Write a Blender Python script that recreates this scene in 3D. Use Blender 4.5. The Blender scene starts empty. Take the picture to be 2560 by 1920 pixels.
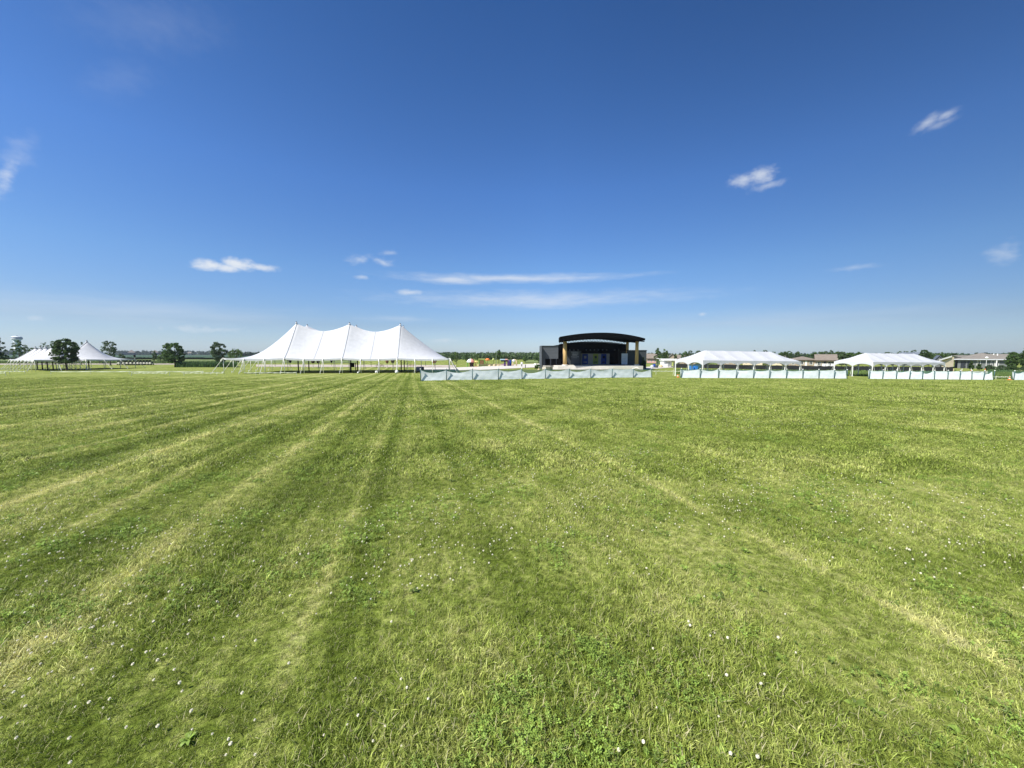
import bpy, math, random
import numpy as np
from mathutils import Vector
rnd = random.Random(7)
nrg = np.random.default_rng(11)
D = bpy.data
SC = bpy.context.scene
COL = SC.collection
R = math.radians

# ------------------------------------------------------------------ view geometry
F = 950.0                       # focal length in pixels of a 2560 px wide picture
TH = math.atan(75.0 / F)
EYE = 1.65
CT, ST = math.cos(TH), math.sin(TH)

def sstep(a, b, x):
    t = min(1.0, max(0.0, (x - a) / (b - a)))
    return t * t * (3 - 2 * t)

def gz(x, y):
    """height of the land"""
    k = 0.22
    a, b = 0.0268 * y, 1.92
    m = -k * math.log(math.exp(-min(a, 40) / k) + math.exp(-b / k))
    tilt = 0.0075 * min(60, max(0.0, x - 10)) * sstep(15, 55, y)
    bump = 0.012 * math.sin(x * 1.3 + 0.7 * y) * math.sin(y * 0.9 - 0.4 * x)
    return -m - tilt + bump * (1 - sstep(20, 60, abs(y)))

def gz_np(x, y):
    k = 0.22
    a = np.minimum(0.0268 * y, 40)
    m = -k * np.log(np.exp(-a / k) + math.exp(-1.92 / k))
    t = np.clip((y - 15) / 40, 0, 1); t = t * t * (3 - 2 * t)
    tilt = 0.0075 * np.clip(x - 10, 0, 60) * t
    bump = 0.012 * np.sin(x * 1.3 + 0.7 * y) * np.sin(y * 0.9 - 0.4 * x)
    q = np.clip((np.abs(y) - 20) / 40, 0, 1); q = q * q * (3 - 2 * q)
    return -m - tilt + bump * (1 - q)

def ray(px, py):
    u, v = (px - 1280) / F, (960 - py) / F
    return (u, CT + v * ST, -ST + v * CT)

def P(px, py, Y):
    d = ray(px, py); t = Y / d[1]
    return Vector((d[0] * t, Y, EYE + d[2] * t))

def zat(py, Y): return P(1280, py, Y).z

def B(px, Y, dz=0.0):
    x = (px - 1280) / F * Y
    for _ in range(4):
        z = gz(x, Y) + dz
        x = (px - 1280) / F * (Y * CT - (z - EYE) * ST)
    return Vector((x, Y, gz(x, Y) + dz))

def G(px, py):
    d = ray(px, py); lo, hi = 0.5, 2500.0
    for _ in range(50):
        m = (lo + hi) / 2
        if EYE + d[2] * m > gz(d[0] * m, d[1] * m): lo = m
        else: hi = m
    return Vector((d[0] * lo, d[1] * lo, gz(d[0] * lo, d[1] * lo)))

# ------------------------------------------------------------------ materials
def nodes_of(m):
    m.use_nodes = True
    nt = m.node_tree; nt.nodes.clear()
    return nt, nt.nodes, nt.links

def pm(name, col, rough=0.75, var=0.15, scale=2.0, trans=0.0, metal=0.0, bump=0.0, alpha=1.0, spec=0.3, detail=4, tint=0.0, stretch=None):
    """procedural material: noise varied colour, optional translucency"""
    m = D.materials.new(name)
    nt, N, L = nodes_of(m)
    out = N.new('ShaderNodeOutputMaterial')
    tc = N.new('ShaderNodeTexCoord')
    nz = N.new('ShaderNodeTexNoise'); nz.inputs['Scale'].default_value = scale; nz.inputs['Detail'].default_value = detail
    if stretch:
        mp = N.new('ShaderNodeMapping'); mp.inputs['Scale'].default_value = stretch
        L.new(tc.outputs['Object'], mp.inputs['Vector']); L.new(mp.outputs[0], nz.inputs['Vector'])
    else:
        L.new(tc.outputs['Object'], nz.inputs['Vector'])
    cr = N.new('ShaderNodeValToRGB')
    c = list(col)
    cr.color_ramp.elements[0].position = 0.3; cr.color_ramp.elements[1].position = 0.7
    cr.color_ramp.elements[0].color = [max(0, v * (1 - var)) for v in c] + [1]
    cr.color_ramp.elements[1].color = [min(1, v * (1 + var)) for v in c] + [1]
    L.new(nz.outputs['Fac'], cr.inputs['Fac'])
    colout = cr.outputs['Color']
    if tint > 0:
        at = N.new('ShaderNodeAttribute'); at.attribute_name = 'tint'
        mr = N.new('ShaderNodeMapRange'); mr.inputs[3].default_value = 1 - tint; mr.inputs[4].default_value = 1 + tint
        L.new(at.outputs['Fac'], mr.inputs[0])
        mx = N.new('ShaderNodeVectorMath'); mx.operation = 'SCALE'
        L.new(colout, mx.inputs[0]); L.new(mr.outputs[0], mx.inputs['Scale'])
        colout = mx.outputs[0]
    b = N.new('ShaderNodeBsdfPrincipled')
    b.inputs['Roughness'].default_value = rough; b.inputs['Metallic'].default_value = metal
    b.inputs['Specular IOR Level'].default_value = spec
    L.new(colout, b.inputs['Base Color'])
    if bump > 0:
        bp = N.new('ShaderNodeBump'); bp.inputs['Strength'].default_value = bump; bp.inputs['Distance'].default_value = 0.05
        L.new(nz.outputs['Fac'], bp.inputs['Height']); L.new(bp.outputs[0], b.inputs['Normal'])
    sh = b.outputs[0]
    if trans > 0:
        t = N.new('ShaderNodeBsdfTranslucent'); L.new(colout, t.inputs['Color'])
        mx = N.new('ShaderNodeMixShader'); mx.inputs[0].default_value = trans
        L.new(sh, mx.inputs[1]); L.new(t.outputs[0], mx.inputs[2]); sh = mx.outputs[0]
    if alpha < 1:
        t = N.new('ShaderNodeBsdfTransparent')
        mx = N.new('ShaderNodeMixShader'); mx.inputs[0].default_value = alpha
        L.new(t.outputs[0], mx.inputs[1]); L.new(sh, mx.inputs[2]); sh = mx.outputs[0]
    L.new(sh, out.inputs['Surface'])
    return m

def lawn_group():
    """colour of the mown field from its place on the ground: mower lines, dry straw, clover patches"""
    g = D.node_groups.new('lawn_colour', 'ShaderNodeTree')
    g.interface.new_socket('Color', in_out='OUTPUT', socket_type='NodeSocketColor')
    g.interface.new_socket('Clover', in_out='OUTPUT', socket_type='NodeSocketFloat')
    N, L = g.nodes, g.links
    out = N.new('NodeGroupOutput')
    ge = N.new('ShaderNodeNewGeometry')
    def math_(op, a, b=None, c=None):
        n = N.new('ShaderNodeMath'); n.operation = op
        for i, v in enumerate((a, b, c)):
            if v is None: continue
            if isinstance(v, (int, float)): n.inputs[i].default_value = v
            else: L.new(v, n.inputs[i])
        return n.outputs[0]
    rot = N.new('ShaderNodeMapping'); rot.inputs['Rotation'].default_value = (0, 0, R(-14.7))
    L.new(ge.outputs['Position'], rot.inputs['Vector'])       # x' across the mower lines, y' along them
    sp = N.new('ShaderNodeSeparateXYZ'); L.new(rot.outputs[0], sp.inputs[0])
    def noise(vec, scale, detail=4, sc=None, rough=0.55):
        n = N.new('ShaderNodeTexNoise'); n.inputs['Scale'].default_value = scale
        n.inputs['Detail'].default_value = detail; n.inputs['Roughness'].default_value = rough
        if sc:
            mp = N.new('ShaderNodeMapping'); mp.inputs['Scale'].default_value = sc
            L.new(vec, mp.inputs['Vector']); vec = mp.outputs[0]
        L.new(vec, n.inputs['Vector'])
        return n.outputs['Fac']
    pos = ge.outputs['Position']
    big = noise(pos, 0.16, 3)
    mid = noise(pos, 0.9, 4)
    fine = noise(pos, 13.0, 5, rough=0.75)
    clov = noise(pos, 0.55, 3, sc=(1, 1, 0.1))
    stripe = noise(rot.outputs[0], 1.0, 3, sc=(3.5, 0.025, 0.0), rough=0.6)   # long streaks along the mowing
    stripe2 = noise(rot.outputs[0], 1.0, 2, sc=(0.55, 0.012, 0.0))
    wob = noise(rot.outputs[0], 1.0, 2, sc=(0.0, 0.12, 0.0))
    sx = math_('ADD', sp.outputs['X'], math_('MULTIPLY', math_('SUBTRACT', wob, 0.5), 0.35))
    def line(s0, w, amp):
        d = math_('DIVIDE', math_('SUBTRACT', sx, s0), w)
        e = math_('EXPONENT', math_('MULTIPLY', math_('MULTIPLY', d, d), -1.0))
        return math_('MULTIPLY', e, amp)
    lines = None
    for s0, w, amp in ((3.1, 0.07, 0.36), (3.3, 0.3, 0.06), (-2.23, 0.08, 0.24), (-3.4, 0.09, 0.24), (-0.43, 0.17, -0.32), (0.62, 0.16, -0.13),
                       (1.7, 0.5, 0.10), (0.1, 0.2, 0.15), (-1.4, 0.3, -0.2), (-2.85, 0.25, -0.25), (-4.6, 0.16, 0.35), (-5.4, 0.3, -0.25), (-6.3, 0.2, 0.3), (-7.9, 0.25, 0.25),
                       (2.55, 0.25, -0.05), (5.2, 0.8, 0.05), (7.4, 0.6, -0.06), (-10.2, 0.3, 0.3), (-12.5, 0.3, 0.25), (-15, 0.35, 0.3), (-19, 0.4, 0.25), (-23.5, 0.5, 0.25)):
        l = line(s0, w, amp)
        lines = l if lines is None else math_('ADD', lines, l)
    brk = N.new('ShaderNodeMapRange'); L.new(mid, brk.inputs[0]); brk.inputs[1].default_value = 0.3; brk.inputs[2].default_value = 0.6
    brk.inputs[3].default_value = 0.45; brk.inputs[4].default_value = 1.15
    lines = math_('MULTIPLY', lines, brk.outputs[0])
    left = N.new('ShaderNodeMapRange'); L.new(sp.outputs['X'], left.inputs[0]); left.inputs[1].default_value = 2.5; left.inputs[2].default_value = -1
    left.inputs[3].default_value = 0.35; left.inputs[4].default_value = 1.0
    dry = math_('ADD', math_('MULTIPLY', math_('SUBTRACT', big, 0.5), 0.5), math_('MULTIPLY', math_('SUBTRACT', mid, 0.5), 0.8))
    dry = math_('ADD', dry, math_('MULTIPLY', math_('SUBTRACT', fine, 0.5), 1.9))
    dry = math_('ADD', dry, math_('MULTIPLY', math_('MULTIPLY', math_('SUBTRACT', stripe, 0.5), 1.5), left.outputs[0]))
    dry = math_('ADD', dry, math_('MULTIPLY', math_('SUBTRACT', stripe2, 0.5), 0.25))
    dry = math_('ADD', dry, lines)
    cm = N.new('ShaderNodeMapRange'); L.new(clov, cm.inputs[0]); cm.inputs[1].default_value = 0.50; cm.inputs[2].default_value = 0.62
    cm.inputs[3].default_value = 0.0; cm.inputs[4].default_value = 1.0
    dry = math_('SUBTRACT', dry, math_('MULTIPLY', cm.outputs[0], 0.22))
    dry = math_('ADD', dry, 0.46)
    cr = N.new('ShaderNodeValToRGB'); e = cr.color_ramp.elements
    e[0].position = 0.0; e[0].color = (0.140, 0.190, 0.027, 1)
    e[1].position = 1.0; e[1].color = (0.60, 0.585, 0.26, 1)
    for p_, c_ in ((0.3, (0.232, 0.290, 0.055)), (0.55, (0.350, 0.394, 0.105)), (0.8, (0.488, 0.494, 0.190))):
        n = e.new(p_); n.color = (*c_, 1)
    L.new(dry, cr.inputs['Fac'])
    L.new(cr.outputs['Color'], out.inputs['Color'])
    L.new(cm.outputs[0], out.inputs['Clover'])
    return g
LAWN = lawn_group()

def lawn_ground_mat():
    m = D.materials.new('lawn_ground'); nt, N, L = nodes_of(m)
    out = N.new('ShaderNodeOutputMaterial'); b = N.new('ShaderNodeBsdfPrincipled')
    b.inputs['Roughness'].default_value = 0.95; b.inputs['Specular IOR Level'].default_value = 0.05
    g = N.new('ShaderNodeGroup'); g.node_tree = LAWN
    ge = N.new('ShaderNodeNewGeometry')
    nz = N.new('ShaderNodeTexNoise'); nz.inputs['Scale'].default_value = 24; nz.inputs['Detail'].default_value = 6; nz.inputs['Roughness'].default_value = 0.75
    L.new(ge.outputs['Position'], nz.inputs['Vector'])
    mr = N.new('ShaderNodeMapRange'); mr.inputs[1].default_value = 0.36; mr.inputs[2].default_value = 0.66
    mr.inputs[3].default_value = 0.38; mr.inputs[4].default_value = 1.22
    L.new(nz.outputs['Fac'], mr.inputs[0])
    sc = N.new('ShaderNodeVectorMath'); sc.operation = 'SCALE'
    L.new(g.outputs['Color'], sc.inputs[0]); L.new(mr.outputs[0], sc.inputs['Scale'])
    L.new(sc.outputs[0], b.inputs['Base Color'])
    bp = N.new('ShaderNodeBump'); bp.inputs['Strength'].default_value = 0.7; bp.inputs['Distance'].default_value = 0.04
    L.new(nz.outputs['Fac'], bp.inputs['Height']); L.new(bp.outputs[0], b.inputs['Normal'])
    L.new(b.outputs[0], out.inputs['Surface'])
    return m

def blade_mat(name, mul=(1, 1, 1), clover=False, gloss=0.25):
    m = D.materials.new(name); nt, N, L = nodes_of(m)
    out = N.new('ShaderNodeOutputMaterial')
    g = N.new('ShaderNodeGroup'); g.node_tree = LAWN
    at = N.new('ShaderNodeAttribute'); at.attribute_name = 'tint'
    oi = N.new('ShaderNodeObjectInfo')
    ad = N.new('ShaderNodeMath'); ad.operation = 'ADD'
    L.new(at.outputs['Fac'], ad.inputs[0]); L.new(oi.outputs['Random'], ad.inputs[1])
    mr = N.new('ShaderNodeMapRange'); mr.inputs[1].default_value = 0.0; mr.inputs[2].default_value = 2.0
    mr.inputs[3].default_value = 0.26; mr.inputs[4].default_value = 2.05
    L.new(ad.outputs[0], mr.inputs[0])
    mul_ = N.new('ShaderNodeVectorMath'); mul_.operation = 'MULTIPLY'; mul_.inputs[1].default_value = mul
    L.new(g.outputs['Color'], mul_.inputs[0])
    if clover:
        mul_.inputs[0].default_value = (1, 1, 1)
        for l in list(mul_.inputs[0].links): L.remove(l)
    sc = N.new('ShaderNodeVectorMath'); sc.operation = 'SCALE'
    L.new(mul_.outputs[0], sc.inputs[0]); L.new(mr.outputs[0], sc.inputs['Scale'])
    # some blades are dead straw
    th = N.new('ShaderNodeMath'); th.operation = 'GREATER_THAN'; th.inputs[1].default_value = 0.94 if not clover else 2.0
    L.new(at.outputs['Fac'], th.inputs[0])
    mx = N.new('ShaderNodeMixRGB'); mx.inputs[2].default_value = (0.50, 0.47, 0.25, 1)
    L.new(th.outputs[0], mx.inputs[0]); L.new(sc.outputs[0], mx.inputs[1])
    b = N.new('ShaderNodeBsdfPrincipled'); b.inputs['Roughness'].default_value = 0.5; b.inputs['Specular IOR Level'].default_value = gloss
    t = N.new('ShaderNodeBsdfTranslucent')
    L.new(mx.outputs[0], b.inputs['Base Color']); L.new(mx.outputs[0], t.inputs['Color'])
    ms = N.new('ShaderNodeMixShader'); ms.inputs[0].default_value = 0.32
    L.new(b.outputs[0], ms.inputs[1]); L.new(t.outputs[0], ms.inputs[2])
    L.new(ms.outputs[0], out.inputs['Surface'])
    return m

M = dict(
    lawn=lawn_ground_mat(),
    blade=blade_mat('grass_blade', (1.05, 1.05, 1.0)),
    clover=blade_mat('clover_leaf', (0.210, 0.300, 0.056), clover=True, gloss=0.3),
    blossom=pm('clover_blossom', (0.92, 0.88, 0.74), 0.8, 0.06, 40, trans=0.25),
    vinyl=pm('white_tent_vinyl', (0.60, 0.61, 0.63), 0.5, 0.06, 1.6, trans=0.05, bump=0.12, spec=0.35),
    vinyl2=pm('white_frame_vinyl', (0.57, 0.58, 0.60), 0.5, 0.05, 1.2, trans=0.06, bump=0.04, spec=0.35),
    webbing=pm('grey_webbing', (0.52, 0.54, 0.57), 0.7, 0.1),
    whitepaint=pm('white_paint', (0.78, 0.78, 0.75), 0.5, 0.08),
    strap=pm('cream_strap', (0.74, 0.73, 0.66), 0.7, 0.1),
    alu=pm('aluminium_pole', (0.55, 0.56, 0.57), 0.4, 0.1, metal=0.3),
    darkpole=pm('dark_pole', (0.03, 0.032, 0.03), 0.6, 0.2),
    mesh=pm('green_fence_mesh', (0.09, 0.20, 0.17), 0.8, 0.1, alpha=0.62),
    screen=pm('pale_fence_fabric', (0.77, 0.83, 0.85), 0.7, 0.06, 1.8, trans=0.12, bump=0.12, stretch=(1, 1, 2.5)),
    teal=pm('teal_post', (0.05, 0.115, 0.12), 0.6, 0.2),
    black=pm('black_steel', (0.004, 0.0045, 0.005), 0.8, 0.2, spec=0.03),
    slate=pm('slate_siding', (0.085, 0.095, 0.108), 0.7, 0.12, 1.2, stretch=(0.3, 0.3, 9)),
    darkslate=pm('dark_slate_siding', (0.05, 0.06, 0.066), 0.7, 0.12, 1.2, stretch=(0.3, 0.3, 9)),
    wood=pm('honey_timber', (0.56, 0.37, 0.16), 0.7, 0.16, 2.0, stretch=(3, 3, 0.25)),
    concrete=pm('pale_concrete', (0.62, 0.59, 0.53), 0.85, 0.1, 0.8, bump=0.1),
    path=pm('concrete_path', (0.60, 0.565, 0.50), 0.9, 0.1, 0.6),
    gravel=pm('gravel_road', (0.46, 0.40, 0.33), 0.95, 0.15, 1.5, bump=0.2),
    greypanel=pm('grey_panel', (0.34, 0.32, 0.29), 0.8, 0.1),
    navy=pm('navy_cloth', (0.012, 0.045, 0.26), 0.7, 0.25),
    olive=pm('olive_banner', (0.30, 0.34, 0.07), 0.7, 0.2),
    palegrey=pm('pale_grey_print', (0.50, 0.53, 0.56), 0.7, 0.1),
    banner=pm('white_banner', (0.66, 0.68, 0.74), 0.7, 0.06),
    brownroof=pm('brown_shingles', (0.225, 0.19, 0.155), 0.9, 0.2, 1.5, bump=0.2, stretch=(1, 1, 5)),
    greyroof=pm('grey_shingles', (0.225, 0.205, 0.175), 0.9, 0.2, 1.5, bump=0.2, stretch=(1, 1, 5)),
    blueroof=pm('blue_grey_shingles', (0.14, 0.165, 0.20), 0.9, 0.2, 1.5, stretch=(1, 1, 5)),
    tanwall=pm('tan_siding', (0.33, 0.27, 0.20), 0.8, 0.08, 1, stretch=(0.2, 0.2, 8)),
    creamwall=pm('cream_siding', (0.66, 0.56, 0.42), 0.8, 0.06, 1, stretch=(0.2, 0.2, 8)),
    greywall=pm('grey_siding', (0.15, 0.16, 0.158), 0.8, 0.08, 1, stretch=(0.2, 0.2, 8)),
    trim=pm('white_trim', (0.74, 0.73, 0.69), 0.6, 0.05),
    glass=pm('window_glass', (0.03, 0.035, 0.045), 0.12, 0.3, spec=0.6),
    bark=pm('bark', (0.075, 0.058, 0.042), 0.9, 0.3, 6, bump=0.3),
    blackfabric=pm('black_screen_fabric', (0.018, 0.02, 0.022), 0.85, 0.25, 0.8),
    crop=pm('crop_leaves', (0.062, 0.115, 0.058), 0.8, 0.22, 0.12, trans=0.15, detail=6, stretch=(1, 0.25, 1)),
    meadow=pm('meadow_grass', (0.155, 0.20, 0.055), 0.9, 0.3, 0.12, detail=6, stretch=(0.6, 1, 1)),
    tallgrass=pm('tall_grass_blades', (0.085, 0.155, 0.05), 0.7, 0.2, 2, trans=0.25, tint=0.45),
    rough=pm('rough_grass_blades', (0.14, 0.21, 0.055), 0.7, 0.2, 2, trans=0.25, tint=0.45),
    orange=pm('orange_plastic', (0.80, 0.22, 0.05), 0.5, 0.1),
    yellow=pm('yellow_plastic', (0.70, 0.60, 0.20), 0.5, 0.1),
    lime=pm('lime_panel', (0.42, 0.48, 0.16), 0.6, 0.1),
    green=pm('green_plastic', (0.16, 0.36, 0.06), 0.5, 0.1),
    blue=pm('blue_plastic', (0.05, 0.27, 0.78), 0.45, 0.1),
    skyblue=pm('pale_blue_panel', (0.36, 0.48, 0.56), 0.5, 0.1),
    purple=pm('purple_plastic', (0.22, 0.10, 0.34), 0.5, 0.1),
    coral=pm('coral_fabric', (0.74, 0.34, 0.26), 0.7, 0.1),
    pink=pm('dusty_pink', (0.62, 0.34, 0.30), 0.7, 0.1),
    brownwood=pm('brown_boards', (0.20, 0.105, 0.05), 0.8, 0.2, 2, stretch=(6, 6, 0.5)),
    darkbrown=pm('dark_brown_cloth', (0.05, 0.03, 0.022), 0.8, 0.2),
    tan=pm('tan_plaster', (0.62, 0.50, 0.30), 0.8, 0.1),
    globe=pm('white_globe', (0.82, 0.82, 0.80), 0.35, 0.03),
    stone=pm('beige_stone', (0.50, 0.45, 0.37), 0.9, 0.2, 3, bump=0.3),
    cartbody=pm('pale_cart_body', (0.55, 0.53, 0.46), 0.5, 0.1),
    rubber=pm('black_rubber', (0.015, 0.015, 0.015), 0.8, 0.2),
    tank=pm('pale_blue_white_tank', (0.80, 0.84, 0.86), 0.5, 0.05),
    tankband=pm('blue_grey_band', (0.20, 0.26, 0.34), 0.5, 0.1),
    tape=pm('pale_tape', (0.55, 0.58, 0.45), 0.6, 0.08),
    lime_post=pm('galvanised_post', (0.32, 0.33, 0.33), 0.5, 0.1),
    farwood=pm('far_woodland_leaves', (0.070, 0.105, 0.066), 0.8, 0.25, 0.03, trans=0.15, tint=0.4),
    midwood=pm('mid_woodland_leaves', (0.098, 0.150, 0.062), 0.8, 0.25, 0.05, trans=0.2, tint=0.45),
)
def leafmat(name, c, t=0.5): return pm(name, [v * 1.25 for v in c], 0.65, 0.18, 0.5, trans=0.38, tint=t, spec=0.25)
LEAF = dict(dark=leafmat('dark_leaves', (0.066, 0.108, 0.034)), mid=leafmat('green_leaves', (0.076, 0.130, 0.036)),
            light=leafmat('light_leaves', (0.105, 0.165, 0.040)), blue=leafmat('blue_green_needles', (0.038, 0.062, 0.040)),
            grey=leafmat('grey_green_leaves', (0.082, 0.122, 0.058)))

# ------------------------------------------------------------------ mesh helpers
ORG = {}
class MB:
    def __init__(s): s.v = []; s.f = []; s.mi = []
    def add(s, vs, fs, mi=0):
        o = len(s.v); s.v += [tuple(p) for p in vs]; s.f += [tuple(i + o for i in f) for f in fs]; s.mi += [mi] * len(fs); return s
    def box(s, x0, x1, y0, y1, z0, z1, mi=0, bev=0.0, T=None):
        b = min(bev, (x1 - x0) / 3, (y1 - y0) / 3, (z1 - z0) / 3)
        if b <= 0:
            vs = [(x, y, z) for z in (z0, z1) for x, y in ((x0, y0), (x1, y0), (x1, y1), (x0, y1))]
            fs = [(3, 2, 1, 0), (4, 5, 6, 7), (0, 1, 5, 4), (1, 2, 6, 5), (2, 3, 7, 6), (3, 0, 4, 7)]
        else:
            def ring(i, z): return [(x0 + i + b, y0 + i, z), (x1 - i - b, y0 + i, z), (x1 - i, y0 + i + b, z), (x1 - i, y1 - i - b, z),
                                    (x1 - i - b, y1 - i, z), (x0 + i + b, y1 - i, z), (x0 + i, y1 - i - b, z), (x0 + i, y0 + i + b, z)]
            vs = ring(b * .7, z0) + ring(0, z0 + b) + ring(0, z1 - b) + ring(b * .7, z1)
            fs = [tuple(range(7, -1, -1)), tuple(range(24, 32))]
            for k in range(3):
                for i in range(8):
                    j = (i + 1) % 8; fs.append((k * 8 + i, k * 8 + j, k * 8 + 8 + j, k * 8 + 8 + i))
        if T: vs = [T(Vector(p)) for p in vs]
        return s.add(vs, fs, mi)
    def tube(s, pts, rads, n=8, mi=0, cap=True):
        pts = [Vector(p) for p in pts]
        if isinstance(rads, (int, float)): rads = [rads] * len(pts)
        vs, fs = [], []
        for i, p in enumerate(pts):
            d = (pts[min(i + 1, len(pts) - 1)] - pts[max(i - 1, 0)]).normalized()
            a = d.cross(Vector((0, 0, 1)) if abs(d.z) < .9 else Vector((1, 0, 0))).normalized(); b = d.cross(a)
            for k in range(n):
                t = 2 * math.pi * k / n; vs.append(p + (a * math.cos(t) + b * math.sin(t)) * rads[i])
        for i in range(len(pts) - 1):
            for k in range(n):
                j = (k + 1) % n; fs.append((i * n + k, i * n + j, (i + 1) * n + j, (i + 1) * n + k))
        if cap: fs += [tuple(range(n - 1, -1, -1)), tuple(range((len(pts) - 1) * n, len(pts) * n))]
        return s.add(vs, fs, mi)
    def lathe(s, c, prof, n=20, mi=0, sx=1.0, sy=1.0):
        c = Vector(c); vs, fs = [], []
        for r, z in prof:
            for k in range(n):
                t = 2 * math.pi * k / n; vs.append(c + Vector((r * math.cos(t) * sx, r * math.sin(t) * sy, z)))
        for i in range(len(prof) - 1):
            for k in range(n):
                j = (k + 1) % n; fs.append((i * n + k, i * n + j, (i + 1) * n + j, (i + 1) * n + k))
        if prof[0][0] > 0.01: fs.append(tuple(range(n - 1, -1, -1)))
        if prof[-1][0] > 0.01: fs.append(tuple(range((len(prof) - 1) * n, len(prof) * n)))
        return s.add(vs, fs, mi)
    def ball(s, c, r, n=14, mi=0, sz=1.0):
        return s.lathe(c, [(max(.001, r * math.sin(math.pi * i / 8)), -r * sz * math.cos(math.pi * i / 8)) for i in range(9)], n, mi)
    def grid(s, fn, nu, nv, mi=0):
        vs = [fn(i / nu, j / nv) for j in range(nv + 1) for i in range(nu + 1)]
        fs = [(j * (nu + 1) + i, j * (nu + 1) + i + 1, (j + 1) * (nu + 1) + i + 1, (j + 1) * (nu + 1) + i) for j in range(nv) for i in range(nu)]
        return s.add(vs, fs, mi)
    def build(s, name, mats, parent=None, smooth=False, local=False):
        me = D.meshes.new(name)
        o = D.objects.new(name, me); COL.objects.link(o)
        off = Vector((0, 0, 0))
        if parent is not None:
            o.parent = parent
            off = ORG.get(parent.name_full, Vector((0, 0, 0)))
        ORG[o.name_full] = off
        if local: off = Vector((0, 0, 0))
        me.from_pydata([tuple(Vector(p) - off) for p in s.v], [], s.f)
        for m in (mats if isinstance(mats, (list, tuple)) else [mats]): me.materials.append(m)
        if any(s.mi): me.polygons.foreach_set('material_index', s.mi)
        if smooth: me.polygons.foreach_set('use_smooth', [True] * len(me.polygons))
        me.update()
        return o

def tag(o, label=None, cat=None, group=None, kind=None):
    if label: o['label'] = label
    if cat: o['category'] = cat
    if group: o['group'] = group
    if kind: o['kind'] = kind
    return o

def thing(name, loc, label, cat, group=None, rz=0.0):
    o = D.objects.new(name, None); COL.objects.link(o)
    o.empty_display_size = 0.3
    o.location = loc; o.rotation_euler = (0, 0, rz)
    ORG[o.name_full] = Vector(loc)
    return tag(o, label, cat, group)

def solo(name, mb, mats, label, cat, group=None, smooth=False, loc=None):
    """a thing that is a single mesh, its origin at its base"""
    if loc is None:
        xs = [p[0] for p in mb.v]; ys = [p[1] for p in mb.v]; zs = [p[2] for p in mb.v]
        loc = Vector(((min(xs) + max(xs)) / 2, (min(ys) + max(ys)) / 2, min(zs)))
    else: loc = Vector(loc)
    mb.v = [tuple(Vector(p) - loc) for p in mb.v]
    o = mb.build(name, mats, None, smooth)
    o.location = loc
    ORG[o.name_full] = loc
    return tag(o, label, cat, group)

def dup(root, loc, rz=0.0, label=None):
    r = root.copy(); COL.objects.link(r); r.location = loc; r.rotation_euler = (0, 0, rz)
    ORG[r.name_full] = Vector(loc)
    if label: r['label'] = label
    for ch in root.children:
        c = ch.copy(); COL.objects.link(c); c.parent = r
        for g2 in ch.children:
            d = g2.copy(); COL.objects.link(d); d.parent = c
    return r

def leaf_mesh(name, centres, size, mat, parent, seed, tints=None, flat=0.0, vert=False):
    """many small leaf-shaped faces; centres Nx3 in world coordinates"""
    g = np.random.default_rng(seed); n = len(centres)
    nrm = g.normal(size=(n, 3)); nrm[:, 2] = np.abs(nrm[:, 2]) + flat
    nrm /= np.linalg.norm(nrm, axis=1)[:, None]
    t = g.normal(size=(n, 3)); a = np.cross(nrm, t); a /= np.linalg.norm(a, axis=1)[:, None]
    b = np.cross(nrm, a)
    s = size * g.uniform(0.6, 1.4, size=(n, 1))
    c = np.asarray(centres)
    quad = np.stack([c - a * s, c - b * s * .55 - a * s * .1, c + a * s, c + b * s * .55 - a * s * .1], 1).reshape(-1, 3)
    me = D.meshes.new(name)
    off = np.array(ORG.get(parent.name_full, Vector((0, 0, 0)))) if parent is not None else np.zeros(3)
    me.vertices.add(n * 4); me.vertices.foreach_set('co', (quad - off).ravel().astype(np.float32))
    me.loops.add(n * 4); me.loops.foreach_set('vertex_index', np.arange(n * 4, dtype=np.int32))
    me.polygons.add(n); me.polygons.foreach_set('loop_start', np.arange(0, n * 4, 4, dtype=np.int32))
    at = me.attributes.new('tint', 'FLOAT', 'FACE')
    at.data.foreach_set('value', (g.uniform(0, 1, n) if tints is None else tints).astype(np.float32))
    me.materials.append(mat); me.update(calc_edges=True); me.validate()
    o = D.objects.new(name, me); COL.objects.link(o)
    if parent is not None:
        o.parent = parent; ORG[o.name_full] = ORG.get(parent.name_full)
    return o

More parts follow.
